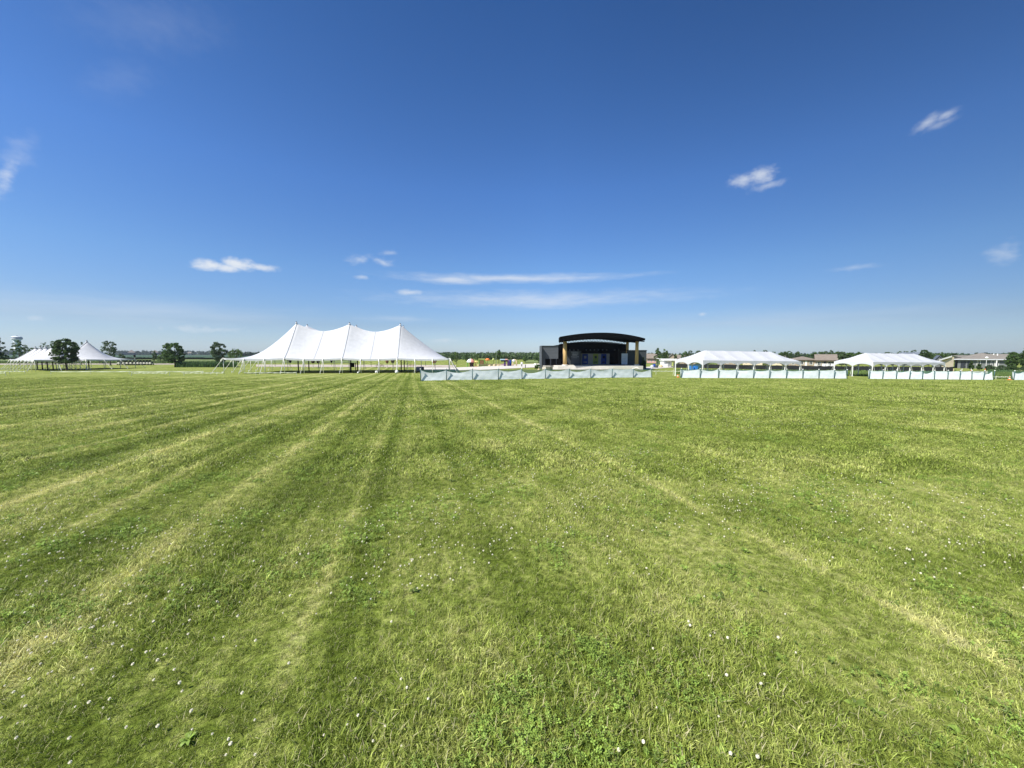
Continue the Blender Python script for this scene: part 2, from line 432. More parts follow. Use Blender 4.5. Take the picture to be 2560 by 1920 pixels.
def crown_points(base, h0, h1, w, shape, g, nclump, per, aspect=1.0):
    nclump, per = int(nclump * 1.7), per / 1.45
    """leaf positions: clumps spread through a crown between heights h0 and h1, w wide"""
    C = []; T = []
    H = h1 - h0
    for k in range(nclump):
        for _ in range(60):
            t = g.uniform(0, 1)
            if shape == 'round': r = math.sqrt(max(0, 1 - (2 * t - 0.92) ** 2 / 1.18))
            elif shape == 'cone': r = (1 - t) ** 0.75 * min(1, 0.35 + t * 6)
            elif shape == 'oval': r = math.sqrt(max(0, 1 - (2 * t - 1) ** 2)) ** 0.9 * (1 - 0.35 * t)
            elif shape == 'vase': r = (0.35 + 0.65 * min(1, t * 1.6)) * math.sqrt(max(0, 1 - max(0, (t - .55) / .5) ** 2))
            else: r = math.sqrt(max(0, 1 - (2 * t - .8) ** 2 / 1.5)) * (1 - .25 * t)
            if g.uniform() < r + 0.1: break
        rr = w / 2 * r * (0.35 + 0.65 * math.sqrt(g.uniform())) * g.uniform(0.75, 1.08)
        an = g.uniform(0, 2 * math.pi)
        c = np.array([rr * math.cos(an), rr * math.sin(an) * aspect, h0 + H * t])
        cr = w * g.uniform(0.05, 0.145) * (1 if nclump < 60 else .85)
        m = int(per * g.uniform(0.6, 1.3))
        d = g.normal(size=(m, 3)); d /= np.linalg.norm(d, axis=1)[:, None]
        d *= (g.uniform(0.3, 1.0, size=(m, 1)) ** 0.5) * cr
        d[:, 2] *= 0.8
        C.append(c + d); T.append(np.clip(g.normal(0.5, 0.12, m) + g.normal(0, 0.2), 0, 1))
    return np.concatenate(C) + np.array(base), np.concatenate(T)

TREES = 0
def tree(name, label, px, Y, top_py, wpx, shape='round', leaf='mid', crown_py=None, base_dz=0.0, cat='tree', n=34, per=44, size=None, group=None, trunk_w=None, aspect=1.0):
    """a tree standing at pixel column px and distance Y: crown from crown_py up to top_py, wpx wide"""
    global TREES; TREES += 1
    g = np.random.default_rng(100 + TREES)
    b = B(px, Y, base_dz)
    top = zat(top_py, Y) - b.z; w = wpx * Y / F / math.sqrt(1 + ((px - 1280) / F) ** 2)
    low = (zat(crown_py, Y) - b.z) if crown_py else top * 0.22
    low = max(low, 0.15)
    root = thing(name, b, label, cat, group)
    tm = MB(); tr = trunk_w or max(0.06, w * 0.035)
    lean = g.uniform(-.03, .03, 2) * top
    hp = low + (top - low) * 0.7
    tm.tube([b + Vector((lean[0] * q, lean[1] * q, hp * q - 0.1)) for q in (0, .15, .4, .7, 1)], [tr * 1.35, tr, tr * .85, tr * .55, tr * .2], 8)
    for k in range(7):
        q = 0.35 + 0.5 * k / 7; an = k * 2.4 + g.uniform(0, 1)
        s = b + Vector((lean[0] * q, lean[1] * q, hp * q))
        L_ = w * g.uniform(.22, .38)
        e = s + Vector((math.cos(an) * L_, math.sin(an) * L_, L_ * g.uniform(.5, .9)))
        tm.tube([s, s.lerp(e, .5) + Vector((0, 0, -.05 * L_)), e], [tr * .4, tr * .28, tr * .1], 5)
    tm.build('trunk', M['bark'], root)
    pts, tint = crown_points(b, low, top, w, shape, g, n, per, aspect)
    leaf_mesh('crown', pts, size or max(0.16, w * 0.042), LEAF[leaf], root, 500 + TREES, tint)
    return root

def bush(name, label, px, Y, top_py, wpx, leaf='mid', n=20, per=40, group=None, base_dz=0.0):
    return tree(name, label, px, Y, top_py, wpx, 'other', leaf, crown_py=None, base_dz=base_dz, cat='shrub', n=n, per=per, group=group)

# ------------------------------------------------------------------ world: sky and clouds
SUN_EL, SUN_SIDE = R(48), R(53)            # the sun stands behind the camera, 53 degrees round to the left
sun_dir = Vector((-math.sin(SUN_SIDE) * math.cos(SUN_EL), -math.cos(SUN_SIDE) * math.cos(SUN_EL), math.sin(SUN_EL)))

def world():
    w = D.worlds.new('World'); SC.world = w; w.use_nodes = True
    nt = w.node_tree; N, L = nt.nodes, nt.links; N.clear()
    out = N.new('ShaderNodeOutputWorld'); bg = N.new('ShaderNodeBackground')
    bg.inputs['Strength'].default_value = 0.062
    sky = N.new('ShaderNodeTexSky'); sky.sky_type = 'NISHITA'; sky.sun_disc = False
    sky.sun_elevation = SUN_EL
    sky.sun_rotation = math.atan2(sun_dir.x, sun_dir.y)
    sky.altitude = 200; sky.air_density = 1.0; sky.dust_density = 0.6; sky.ozone_density = 2.2
    hs = N.new('ShaderNodeHueSaturation'); hs.inputs['Saturation'].default_value = SKY_SAT; hs.inputs['Value'].default_value = SKY_VAL
    hs.inputs['Hue'].default_value = SKY_HUE
    L.new(sky.outputs[0], hs.inputs['Color'])
    tc = N.new('ShaderNodeTexCoord'); sp = N.new('ShaderNodeSeparateXYZ'); L.new(tc.outputs['Generated'], sp.inputs[0])
    def mth(op, a, b=None, c=None):
        n = N.new('ShaderNodeMath'); n.operation = op
        for i, v in enumerate((a, b, c)):
            if v is None: continue
            if isinstance(v, (int, float)): n.inputs[i].default_value = v
            else: L.new(v, n.inputs[i])
        return n.outputs[0]
    az = mth('ARCTAN2', sp.outputs['X'], sp.outputs['Y']); el = mth('ARCSINE', sp.outputs['Z'])
    cb = N.new('ShaderNodeCombineXYZ'); L.new(az, cb.inputs[0]); L.new(el, cb.inputs[1])
    def noise(scale, detail, sc, rough=0.6):
        mp = N.new('ShaderNodeMapping'); mp.inputs['Scale'].default_value = sc; L.new(cb.outputs[0], mp.inputs['Vector'])
        n = N.new('ShaderNodeTexNoise'); n.inputs['Scale'].default_value = scale; n.inputs['Detail'].default_value = detail; n.inputs['Roughness'].default_value = rough
        L.new(mp.outputs[0], n.inputs['Vector']); return n
    warp = noise(14, 4, (1, 1.6, 1)); puff = noise(42, 5, (1, 1.5, 1), 0.62); wisp = noise(16, 6, (1, 6, 1), 0.65); streak = noise(9, 5, (1, 9, 1), 0.6)
    wv = N.new('ShaderNodeVectorMath'); wv.operation = 'SUBTRACT'; L.new(warp.outputs['Color'], wv.inputs[0]); wv.inputs[1].default_value = (.5, .5, .5)
    def warped(k, ky):
        m = N.new('ShaderNodeVectorMath'); m.operation = 'MULTIPLY'; L.new(wv.outputs[0], m.inputs[0]); m.inputs[1].default_value = (k, ky, 0)
        a = N.new('ShaderNodeVectorMath'); a.operation = 'ADD'; L.new(cb.outputs[0], a.inputs[0]); L.new(m.outputs[0], a.inputs[1]); return a.outputs[0]
    W1, W2 = warped(0.022, 0.014), warped(0.05, 0.012)
    total = None
    def cloud(px, py, wpx, hpx, ang=0.0, amount=0.8, nz='puff', amp=0.9, soft=0.5):
        nonlocal total
        d = Vector(ray(px, py)).normalized()
        a0, e0 = math.atan2(d.x, d.y), math.asin(d.z)
        d2 = Vector(ray(px + 10, py)).normalized(); d3 = Vector(ray(px, py - 10)).normalized()
        ka = abs(math.atan2(d2.x, d2.y) - a0) / 10; ke = abs(math.asin(d3.z) - e0) / 10
        mp = N.new('ShaderNodeMapping'); mp.vector_type = 'TEXTURE'
        mp.inputs['Location'].default_value = (a0, e0, 0); mp.inputs['Rotation'].default_value = (0, 0, ang)
        mp.inputs['Scale'].default_value = (wpx / 2 * ka, hpx / 2 * ke, 1)
        L.new(W1 if nz == 'puff' else W2, mp.inputs['Vector'])
        ln = N.new('ShaderNodeVectorMath'); ln.operation = 'LENGTH'; L.new(mp.outputs[0], ln.inputs[0])
        src = dict(puff=puff, wisp=wisp, streak=streak)[nz]
        s = mth('MULTIPLY_ADD', mth('SUBTRACT', src.outputs['Fac'], 0.5), -amp * 2.4, ln.outputs['Value'])
        mr = N.new('ShaderNodeMapRange'); mr.interpolation_type = 'SMOOTHSTEP'
        L.new(s, mr.inputs[0]); mr.inputs[1].default_value = 1.0; mr.inputs[2].default_value = 1.0 - soft
        mr.inputs[3].default_value = 0.0; mr.inputs[4].default_value = amount
        total = mr.outputs[0] if total is None else mth('MAXIMUM', total, mr.outputs[0])
    k = 1.1573
    cloud(520 * k, 571 * k, 120, 40, 0.0, 0.92, 'puff', 0.55, 0.9)
    cloud(455 * k, 573 * k, 130, 38, 0.0, 0.90, 'puff', 0.55, 0.9)
    cloud(490 * k, 580 * k, 120, 30, 0.0, 0.85, 'puff', 0.5, 0.9)
    cloud(570 * k, 577 * k, 90, 26, 0.0, 0.75, 'puff', 0.55, 1.0)
    cloud(1642 * k, 381 * k, 110, 62, 0.0, 0.66, 'puff', 0.6, 1.15)
    cloud(1605 * k, 389 * k, 110, 44, 0.0, 0.58, 'puff', 0.6, 1.15)
    cloud(1660 * k, 400 * k, 120, 30, 0.1, 0.40, 'puff', 0.6, 1.2)
    cloud(2005 * k, 262 * k, 110, 44, 0.35, 0.50, 'puff', 0.6, 1.2)
    cloud(2045 * k, 246 * k, 100, 34, 0.25, 0.46, 'puff', 0.6, 1.2)
    cloud(2030 * k, 268 * k, 120, 30, 0.2, 0.25, 'puff', 0.6, 1.2)
    cloud(1110 * k, 602 * k, 820, 34, 0.0, 0.80, 'wisp', 0.35, 1.4)
    cloud(980 * k, 604 * k, 260, 34, 0.0, 0.72, 'wisp', 0.3, 1.2)
    cloud(1160 * k, 647 * k, 1050, 60, 0.0, 0.66, 'wisp', 0.4, 1.5)
    cloud(1180 * k, 652 * k, 480, 50, 0.0, 0.64, 'wisp', 0.4, 1.3)
    cloud(885 * k, 632 * k, 100, 24, 0.0, 0.62, 'puff', 0.5, 1.1)
    cloud(775 * k, 560 * k, 84, 34, 0.2, 0.46, 'puff', 0.9, 1.5)
    cloud(826 * k, 566 * k, 90, 24, -0.2, 0.50, 'puff', 0.9, 1.5)
    cloud(838 * k, 546 * k, 60, 18, 0.1, 0.34, 'puff', 0.7, 1.2)
    cloud(780 * k, 598 * k, 44, 15, 0.0, 0.45, 'puff', 0.6, 1.1)
    cloud(10 * k, 385 * k, 70, 190, -0.35, 0.50, 'puff', 0.8, 1.4)
    cloud(35 * k, 330 * k, 110, 170, -0.5, 0.24, 'puff', 0.7, 1.5)
    cloud(260 * k, 170 * k, 330, 130, 0.6, 0.085, 'puff', 0.5, 1.6)
    cloud(330 * k, 50 * k, 620, 230, 0.3, 0.10, 'puff', 0.4, 1.6)
    cloud(2165 * k, 547 * k, 110, 80, 0.6, 0.32, 'puff', 0.8, 1.3)
    cloud(1850 * k, 578 * k, 170, 20, 0.0, 0.26, 'puff', 0.6, 1.3)
    cloud(300 * k, 672 * k, 1500, 110, 0.0, 0.30, 'streak', 0.4, 1.5)
    cloud(1700 * k, 690 * k, 1600, 90, 0.0, 0.20, 'streak', 0.4, 1.5)
    cloud(440 * k, 712 * k, 300, 26, 0.0, 0.34, 'puff', 1.1, 1.2)
    cloud(85 * k, 690 * k, 110, 24, 0.0, 0.34, 'puff', 1.1, 1.2)
    cloud(960 * k, 735 * k, 90, 14, 0.0, 0.42, 'puff', 0.7, 1.2)
    cloud(1517 * k, 678 * k, 34, 14, 0.0, 0.42, 'puff', 0.5, 1.1)
    cloud(850 * k, 688 * k, 280, 24, 0.0, 0.24, 'wisp', 0.5, 1.4)
    # clear summer air: deeper blue overhead, blue rather than yellow haze at the horizon
    mr = N.new('ShaderNodeMapRange'); L.new(el, mr.inputs[0]); mr.inputs[1].default_value = 0.0; mr.inputs[2].default_value = 1.0
    cr = N.new('ShaderNodeValToRGB'); e = cr.color_ramp.elements
    e[0].position = 0.0; e[0].color = (.54, .67, .96, 1); e[1].position = 1.0; e[1].color = (.25, .41, .60, 1)
    for p_, c_ in ((.03, (.48, .575, .80)), (.068, (.43, .485, .64)), (.2, (.46, .57, .72)), (.385, (.42, .575, .80)), (.74, (.265, .43, .63))):
        n = e.new(p_); n.color = (*c_, 1)
    L.new(mr.outputs[0], cr.inputs['Fac'])
    gr = N.new('ShaderNodeVectorMath'); gr.operation = 'MULTIPLY'; L.new(hs.outputs[0], gr.inputs[0]); L.new(cr.outputs['Color'], gr.inputs[1])
    g2 = N.new('ShaderNodeVectorMath'); g2.operation = 'SCALE'; L.new(gr.outputs[0], g2.inputs[0]); az2 = N.new('ShaderNodeMapRange'); L.new(az, az2.inputs[0]); az2.inputs[1].default_value = 0.1; az2.inputs[2].default_value = 1.0; az2.inputs[3].default_value = 2.0; az2.inputs[4].default_value = 1.28
    L.new(az2.outputs[0], g2.inputs['Scale'])
    mx = N.new('ShaderNodeMixRGB'); L.new(total, mx.inputs[0]); L.new(g2.outputs[0], mx.inputs[1])
    mx.inputs[2].default_value = (8.0, 8.4, 8.9, 1)
    L.new(mx.outputs[0], bg.inputs['Color']); L.new(bg.outputs[0], out.inputs['Surface'])

SKY_SAT, SKY_VAL, SKY_HUE = 1.12, 1.0, 0.5
world()
sl = D.lights.new('sun', 'SUN'); sl.energy = 4.3; sl.angle = R(0.53); sl.color = (1.0, 0.95, 0.86)
so = D.objects.new('sun', sl); COL.objects.link(so); so.rotation_euler = (-sun_dir).to_track_quat('-Z', 'Y').to_euler()

cam = D.cameras.new('camera'); co = D.objects.new('camera', cam); COL.objects.link(co)
cam.sensor_fit = 'HORIZONTAL'; cam.sensor_width = 36; cam.lens = 36 * F / 2560; cam.clip_start = 0.05; cam.clip_end = 12000
co.location = (0, 0, EYE); co.rotation_euler = (math.pi / 2 - TH, 0, 0)
SC.camera = co
SC.view_settings.view_transform = 'Standard'; SC.view_settings.look = 'None'; SC.view_settings.exposure = 0.72; SC.view_settings.gamma = 1.0

# ------------------------------------------------------------------ ground
def ground():
    ys = [-25, -15, -8, -4] + [i * 0.5 for i in range(-4, 60)] + [30 + i * 1.5 for i in range(40)] + [90 + 6 * i for i in range(12)]
    ys += [165, 185, 210, 250, 300, 400, 600, 1000, 1800, 3500, 6000]
    xs = [-7000, -3500, -1500, -800, -500, -350] + [-260 + 10 * i for i in range(13)] + [-130 + 3 * i for i in range(28)]
    xs += [-46 + 1.0 * i for i in range(93)] + [47 + 3 * i for i in range(28)] + [140 + 10 * i for i in range(13)] + [350, 500, 800, 1500, 3500, 7000]
    mb = MB(); nx = len(xs)
    mb.v = [(x, y, gz(x, y)) for y in ys for x in xs]
    mb.f = [(j * nx + i, j * nx + i + 1, (j + 1) * nx + i + 1, (j + 1) * nx + i) for j in range(len(ys) - 1) for i in range(nx - 1)]
    mb.mi = [0] * len(mb.f)
    tag(mb.build('ground', M['lawn'], None, True), 'mown green grass field with straight mower lines', 'ground', kind='structure')
ground()

def strip(name, top, bot, mat, lift=0.03, n=40, m=6, label=None):
    """flat ground sheet between two pixel polylines lying on the land"""
    def at(pl, t):
        q = t * (len(pl) - 1); i = min(int(q), len(pl) - 2); f = q - i
        return G(pl[i][0] * (1 - f) + pl[i + 1][0] * f, pl[i][1] * (1 - f) + pl[i + 1][1] * f)
    mb = MB()
    T = [at(top, i / n) for i in range(n + 1)]; Bt = [at(bot, i / n) for i in range(n + 1)]
    def fn(u, v):
        i = round(u * n); p = Bt[i].lerp(T[i], v); return (p.x, p.y, gz(p.x, p.y) + lift)
    mb.grid(fn, n, m)
    return tag(mb.build(name, mat), label, 'ground', kind='structure')

strip('road', [(-60, 906.5), (200, 907), (545, 908)], [(-60, 912), (200, 911.5), (545, 911.5)], M['gravel'], 0.04, label='pale gravel road behind the trees')
strip('road', [(640, 911.5), (880, 912), (1140, 913)], [(640, 917), (880, 918), (1140, 918.5)], M['gravel'], 0.045, label='pinkish gravel road behind the big tent')
strip('path', [(1050, 919), (1140, 919), (1220, 916), (1290, 911.5), (1352, 909)], [(1050, 927), (1140, 927), (1225, 924.5), (1300, 920.5), (1352, 918)], M['path'], 0.06, 60, label='white concrete path to the stage')
strip('plaza', [(1352, 909), (1360, 912), (1480, 918), (1610, 918)], [(1352, 918), (1365, 924), (1480, 926.5), (1640, 922)], M['path'], 0.055, 40, label='white concrete apron in front of the stage')
strip('path', [(1600, 919), (1640, 915.5), (1685, 912.5), (1720, 911)], [(1600, 924.5), (1640, 922), (1690, 918), (1740, 913)], M['path'], 0.05, 40, label='concrete path right of the stage')

# distant meadow and crop field on the left
def sheet(name, x0, x1, y0, y1, dz, mat, label, nx=40, ny=20, rough=0.0, kind='structure'):
    mb = MB(); g = np.random.default_rng(5)
    def fn(u, v):
        y = y0 * (y1 / y0) ** v; x = (x0 + (x1 - x0) * u) * y / y0
        return (x, y, gz(x, y) + dz + (rough * g.uniform(-1, 1)))
    mb.grid(fn, nx, ny)
    return tag(mb.build(name, mat), label, 'ground' if kind == 'structure' else 'crops', kind=kind)
sheet('meadow', -215, -60, 148, 245, 0.12, M['meadow'], 'yellow green rough meadow beyond the road', 60, 20, 0.1)
sheet('crop_field', -345, -165, 248, 1500, 1.3, M['crop'], 'dark green crop field reaching to the horizon', 160, 60, 0.22, 'stuff')
sheet('meadow', 5, 160, 150, 300, 0.1, M['meadow'], 'green meadow behind the playground and stage', 60, 20, 0.1)

# ------------------------------------------------------------------ pole tents
def pole_tent(label, corner, rot, Ln, W, us, vs, H, eave, pL, pR, bay, sag=0.2, group='white pole tents', name='pole_tent', straps=True, seams=True, gpow=1.12):
    a = Vector((math.cos(rot), math.sin(rot), 0)); b = Vector((-math.sin(rot), math.cos(rot), 0))
    c0 = Vector((corner[0], corner[1], 0))
    def gp(u, v, dz=0.0):
        p = c0 + a * u + b * v; p.z = gz(p.x, p.y) + dz; return p
    root = thing(name, gp(Ln / 2, W / 2), label, 'tent', group)
    def Rf(u):
        if u <= us[0]: return (max(0, u) / us[0]) ** pL
        if u >= us[-1]: return (max(0, Ln - u) / (Ln - us[-1])) ** pR
        for k in range(len(us) - 1):
            if us[k] <= u <= us[k + 1]:
                f = (u - us[k]) / (us[k + 1] - us[k]); return 1 - sag * (1 - abs(2 * f - 1) ** 1.7)
    def Gf(v):
        if v <= vs[0]: return (max(0, v) / vs[0]) ** gpow
        if v >= vs[-1]: return (max(0, W - v) / (W - vs[-1])) ** gpow
        f = (v - vs[0]) / (vs[-1] - vs[0]); return 1 - .06 * (1 - abs(2 * f - 1) ** 1.7)
    def top(u, v):
        r, g_ = Rf(u), Gf(v)
        e = eave + 0.14 * abs(math.cos(math.pi * u / us[0])) ** 3 * (1 - g_)
        # cloth pulled down between the seams on the long faces
        dip = 0.0
        if us[0] < u < us[-1]:
            dip = -0.16 * math.sin(math.pi * min(1, g_)) * abs(math.sin(2 * math.pi * (u - us[0]) / (us[1] - us[0])) if len(us) > 1 else 0) 
        return gp(u, v, e + (H - eave) * r * g_ + dip)
    mb = MB(); nu = max(24, int(Ln / 0.5)); nv = max(20, int(W / 0.5))
    ul = sorted(set([round(i * Ln / nu, 4) for i in range(nu + 1)] + [round(q, 4) for q in us]))
    vl = sorted(set([round(i * W / nv, 4) for i in range(nv + 1)] + [round(q, 4) for q in vs]))
    mb.grid(lambda s, t: top(ul[round(s * (len(ul) - 1))], vl[round(t * (len(vl) - 1))]), len(ul) - 1, len(vl) - 1)
    mb.build('canopy', M['vinyl'], root, True)
    # valance round the edge
    vb = MB(); per = []
    n1, n2 = int(Ln / (bay / 6)), int(W / (bay / 6))
    for i in range(n1): per.append((Ln * i / n1, 0.0))
    for i in range(n2): per.append((Ln, W * i / n2))
    for i in range(n1): per.append((Ln - Ln * i / n1, W))
    for i in range(n2): per.append((0.0, W - W * i / n2))
    vv, ff = [], []
    cu, cv = Ln / 2, W / 2
    for i, (u, v) in enumerate(per):
        t = top(u, v); fl = 0.02 * math.sin(i * 1.9)
        o = (a * (1 if u >= Ln - 1e-4 else (-1 if u <= 1e-4 else 0)) + b * (1 if v >= W - 1e-4 else (-1 if v <= 1e-4 else 0)))
        drop = 0.27 + 0.04 * abs(math.sin(math.pi * i / 6))
        vv += [t + o * 0.02, t + o * (0.035 + fl) + Vector((0, 0, -drop))]
    n = len(per)
    for i in range(n): j = (i + 1) % n; ff.append((2 * i, 2 * j, 2 * j + 1, 2 * i + 1))
    vb.add(vv, ff); vb.build('valance', M['vinyl'], root, True)
    # webbing seams from the peaks to the side poles
    if seams:
        for k, u in enumerate(us):
            for v0, v1 in ((vs[0], 0.0), (vs[-1], W)):
                s = MB(); vv, ff = [], []
                for i in range(17):
                    v = v0 + (v1 - v0) * i / 16
                    for du in (-.085, .085): vv.append(top(u + du, v) + Vector((0, 0, .09)))
                    if i: q = 2 * i; ff.append((q - 2, q - 1, q + 1, q))
                s.add(vv, ff); s.build('seam', M['webbing'], root, True)
        for k in range(len(us) - 1):
            u = (us[k] + us[k + 1]) / 2; s = MB(); vv, ff = [], []
            for i in range(17):
                v = vs[0] * i / 16
                for du in (-.03, .03): vv.append(top(u + du, v) + Vector((0, 0, .06)))
                if i: q = 2 * i; ff.append((q - 2, q - 1, q + 1, q))
            s.add(vv, ff); s.build('panel_seam', M['webbing'], root, True)
    # centre poles with their caps
    for u in us:
        for v in vs:
            t = top(u, v)
            p = MB(); p.tube([gp(u, v, 0.0), t + Vector((0, 0, .3))], 0.10, 10); po = p.build('centre_pole', M['darkpole'], root, True)
            q = MB(); q.tube([t + Vector((0, 0, -.02)), t + Vector((0, 0, .16))], [.22, .12], 10); q.build('pole_cap', M['webbing'], po)
    # side poles and straps
    nb_u, nb_v = max(1, round(Ln / bay)), max(1, round(W / bay))
    spots = [(Ln * i / nb_u, 0.0, 0, -1) for i in range(nb_u + 1)] + [(Ln * i / nb_u, W, 0, 1) for i in range(nb_u + 1)]
    spots += [(0.0, W * i / nb_v, -1, 0) for i in range(1, nb_v)] + [(Ln, W * i / nb_v, 1, 0) for i in range(1, nb_v)]
    for (u, v, du, dv) in spots:
        if u < 1e-4 and dv: du = -1
        if u > Ln - 1e-4 and dv: du = 1
        t = top(u, v); d = (a * du + b * dv).normalized()
        p = MB(); p.tube([gp(u, v), t + Vector((0, 0, .06))], 0.05, 8); p.build('side_pole', M['whitepaint'], root, True)
        g0 = c0 + a * u + b * v + d * 1.75; g0.z = gz(g0.x, g0.y) + .05
        if straps:
            s = MB(); w_ = d.cross(Vector((0, 0, 1))) * .06
            s.tube([t + d * .03 + Vector((0, 0, -.02)), g0], [.035, .035], 6)
            mid = t.lerp(g0, .22); s.tube([t.lerp(g0, .03), mid], [.12, .085], 6)       # cloth cover of the ratchet
            s.build('guy_strap', M['strap'], root)
            k = MB(); k.tube([g0 + Vector((0, 0, -.1)), g0 + Vector((0, 0, .32)) + d * .03], .045, 6); k.build('stake', M['whitepaint'], root)
    return root, top, gp

BT_C = ((555 - 1280) / F * 62.0 + 0.3, 62.0); BT_R = R(10)
big, bigtop, biggp = pole_tent('large white three-peaked pole tent, the biggest on the field', BT_C, BT_R, 36.4, 17.6, [9.1, 18.2, 27.3], [6.1, 11.6], 8.95, 2.45, 1.5, 1.22, 3.035, sag=0.21)
ta = R(-29)
pole_tent('low white tent with several small peaks between the left trees', (-114.6, 87.0), ta, 20.5, 6.2, [4.0, 8.2, 12.4, 16.6], [3.1], 4.95, 2.2, 1.25, 1.2, 3.1, sag=0.42, gpow=1.15)
pole_tent('single-peaked white tent behind the round tree on the left', (-106.3, 85.0), R(0), 11.2, 11.0, [5.6], [5.5], 6.5, 2.2, 1.25, 1.3, 3.7, gpow=1.25)

# ------------------------------------------------------------------ frame tents
def frame_tent(label, corner, rot, Ln, W, nb, nw, rise, eave):
    a = Vector((math.cos(rot), math.sin(rot), 0)); b = Vector((-math.sin(rot), math.cos(rot), 0))
    c0 = Vector((corner[0], corner[1], 0)); zc = [gz(*(c0 + a * (Ln * q) + b * (W / 2)).xy) for q in (0, 1)]
    def base(u): return zc[0] + (zc[1] - zc[0]) * u / Ln
    def gp(u, v, z):
        p = c0 + a * u + b * v; p.z = base(u) + z; return p
    root = thing('frame_tent', gp(Ln / 2, W / 2, 0), label, 'tent', 'white frame tents')
    half = W / 2; bay = Ln / nb
    def top(u, v):
        e = max(0.0, min(u, Ln - u, v, W - v, half)); q = e / half
        z = eave + rise * q
        fu = (u / bay) % 1.0
        if min(v, W - v) <= min(u, Ln - u): z -= 0.10 * math.sin(math.pi * fu) ** 2 * math.sin(math.pi * (0.08 + 0.84 * q))
        else: z -= 0.10 * math.sin(math.pi * (v / W * nw % 1.0)) ** 2 * math.sin(math.pi * q)
        return gp(u, v, z)
    mb = MB()
    ul = sorted(set(round(x, 4) for x in [Ln * i / (nb * 8) for i in range(nb * 8 + 1)] + [half * i / 12 for i in range(13)] + [Ln - half * i / 12 for i in range(13)]))
    vl = sorted(set(round(x, 4) for x in [half * i / 12 for i in range(13)] + [W - half * i / 12 for i in range(13)]))
    mb.grid(lambda s, t: top(ul[round(s * (len(ul) - 1))], vl[round(t * (len(vl) - 1))]), len(ul) - 1, len(vl) - 1)
    c = mb.build('canopy', M['vinyl2'], root, True)
    # rafter folds
    for i in range(1, nb):
        u = Ln * i / nb
        if u < half * .98 or u > Ln - half * .98:
            q1 = min(u, Ln - u)
        else: q1 = half
        for v0, v1 in ((0.0, q1), (W, W - q1)):
            s = MB(); s.tube([top(u, v0 + (v1 - v0) * j / 6) + Vector((0, 0, .015)) for j in range(7)], 0.022, 5); s.build('rafter_fold', M['webbing'], root, True)
    # arched valance, one strip per bay
    vb = MB()
    def side(p0, p1, n, out):
        for k in range(n):
            def fn(s, t):
                f = (k + s) / n; u = p0[0] + (p1[0] - p0[0]) * f; v = p0[1] + (p1[1] - p0[1]) * f
                drop = 0.30 + 0.42 * abs(2 * s - 1) ** 2.2
                return gp(u, v, eave - drop * t) + out * (0.02 + 0.03 * t)
            vb.grid(fn, 10, 3)
    side((0, 0), (Ln, 0), nb, -b); side((Ln, W), (0, W), nb, b); side((Ln, 0), (Ln, W), nw, a); side((0, W), (0, 0), nw, -a)
    vb.build('valance', M['vinyl2'], root, True)
    legs = [(Ln * i / nb, 0.06, 0, -1) for i in range(nb + 1)] + [(Ln * i / nb, W - .06, 0, 1) for i in range(nb + 1)] + [(0.06, W * i / nw, -1, 0) for i in range(1, nw)] + [(Ln - .06, W * i / nw, 1, 0) for i in range(1, nw)]
    for (u, v, du, dv) in legs:
        p = c0 + a * u + b * v; zg = gz(p.x, p.y); lg = MB()
        lg.tube([(p.x, p.y, zg), tuple(gp(u, v, eave - .03))], 0.065, 8)
        lg.box(p.x - .12, p.x + .12, p.y - .12, p.y + .12, zg, zg + .04)
        lg.build('leg', M['whitepaint'], root)
        d = (a * du + b * dv); q = c0 + a * u + b * v + d * 0.55; q.z = gz(q.x, q.y)
        st = MB(); st.tube([gp(u, v, eave - .25) + d * .06, q], 0.016, 5); st.build('guy_strap', M['strap'], root)
    rl = MB(); 
    for (p0, p1) in (((0, 0.06), (Ln, 0.06)), ((0, W - .06), (Ln, W - .06)), ((.06, 0), (.06, W)), ((Ln - .06, 0), (Ln - .06, W))):
        rl.tube([gp(p0[0], p0[1], eave - .06), gp(p1[0], p1[1], eave - .06)], 0.035, 6)
    rl.build('frame', M['alu'], root)
    return root
FT1 = frame_tent('long white frame tent nearer the stage, blue bins under its left end', (26.3, 52.4), R(17), 18.3, 5.4, 6, 2, 1.42, 2.35)
FT2 = frame_tent('white frame tent in front of the black fence and grey roofs at far right', (55.25, 58.2), R(17.5), 18.0, 5.4, 6, 2, 1.42, 2.35)

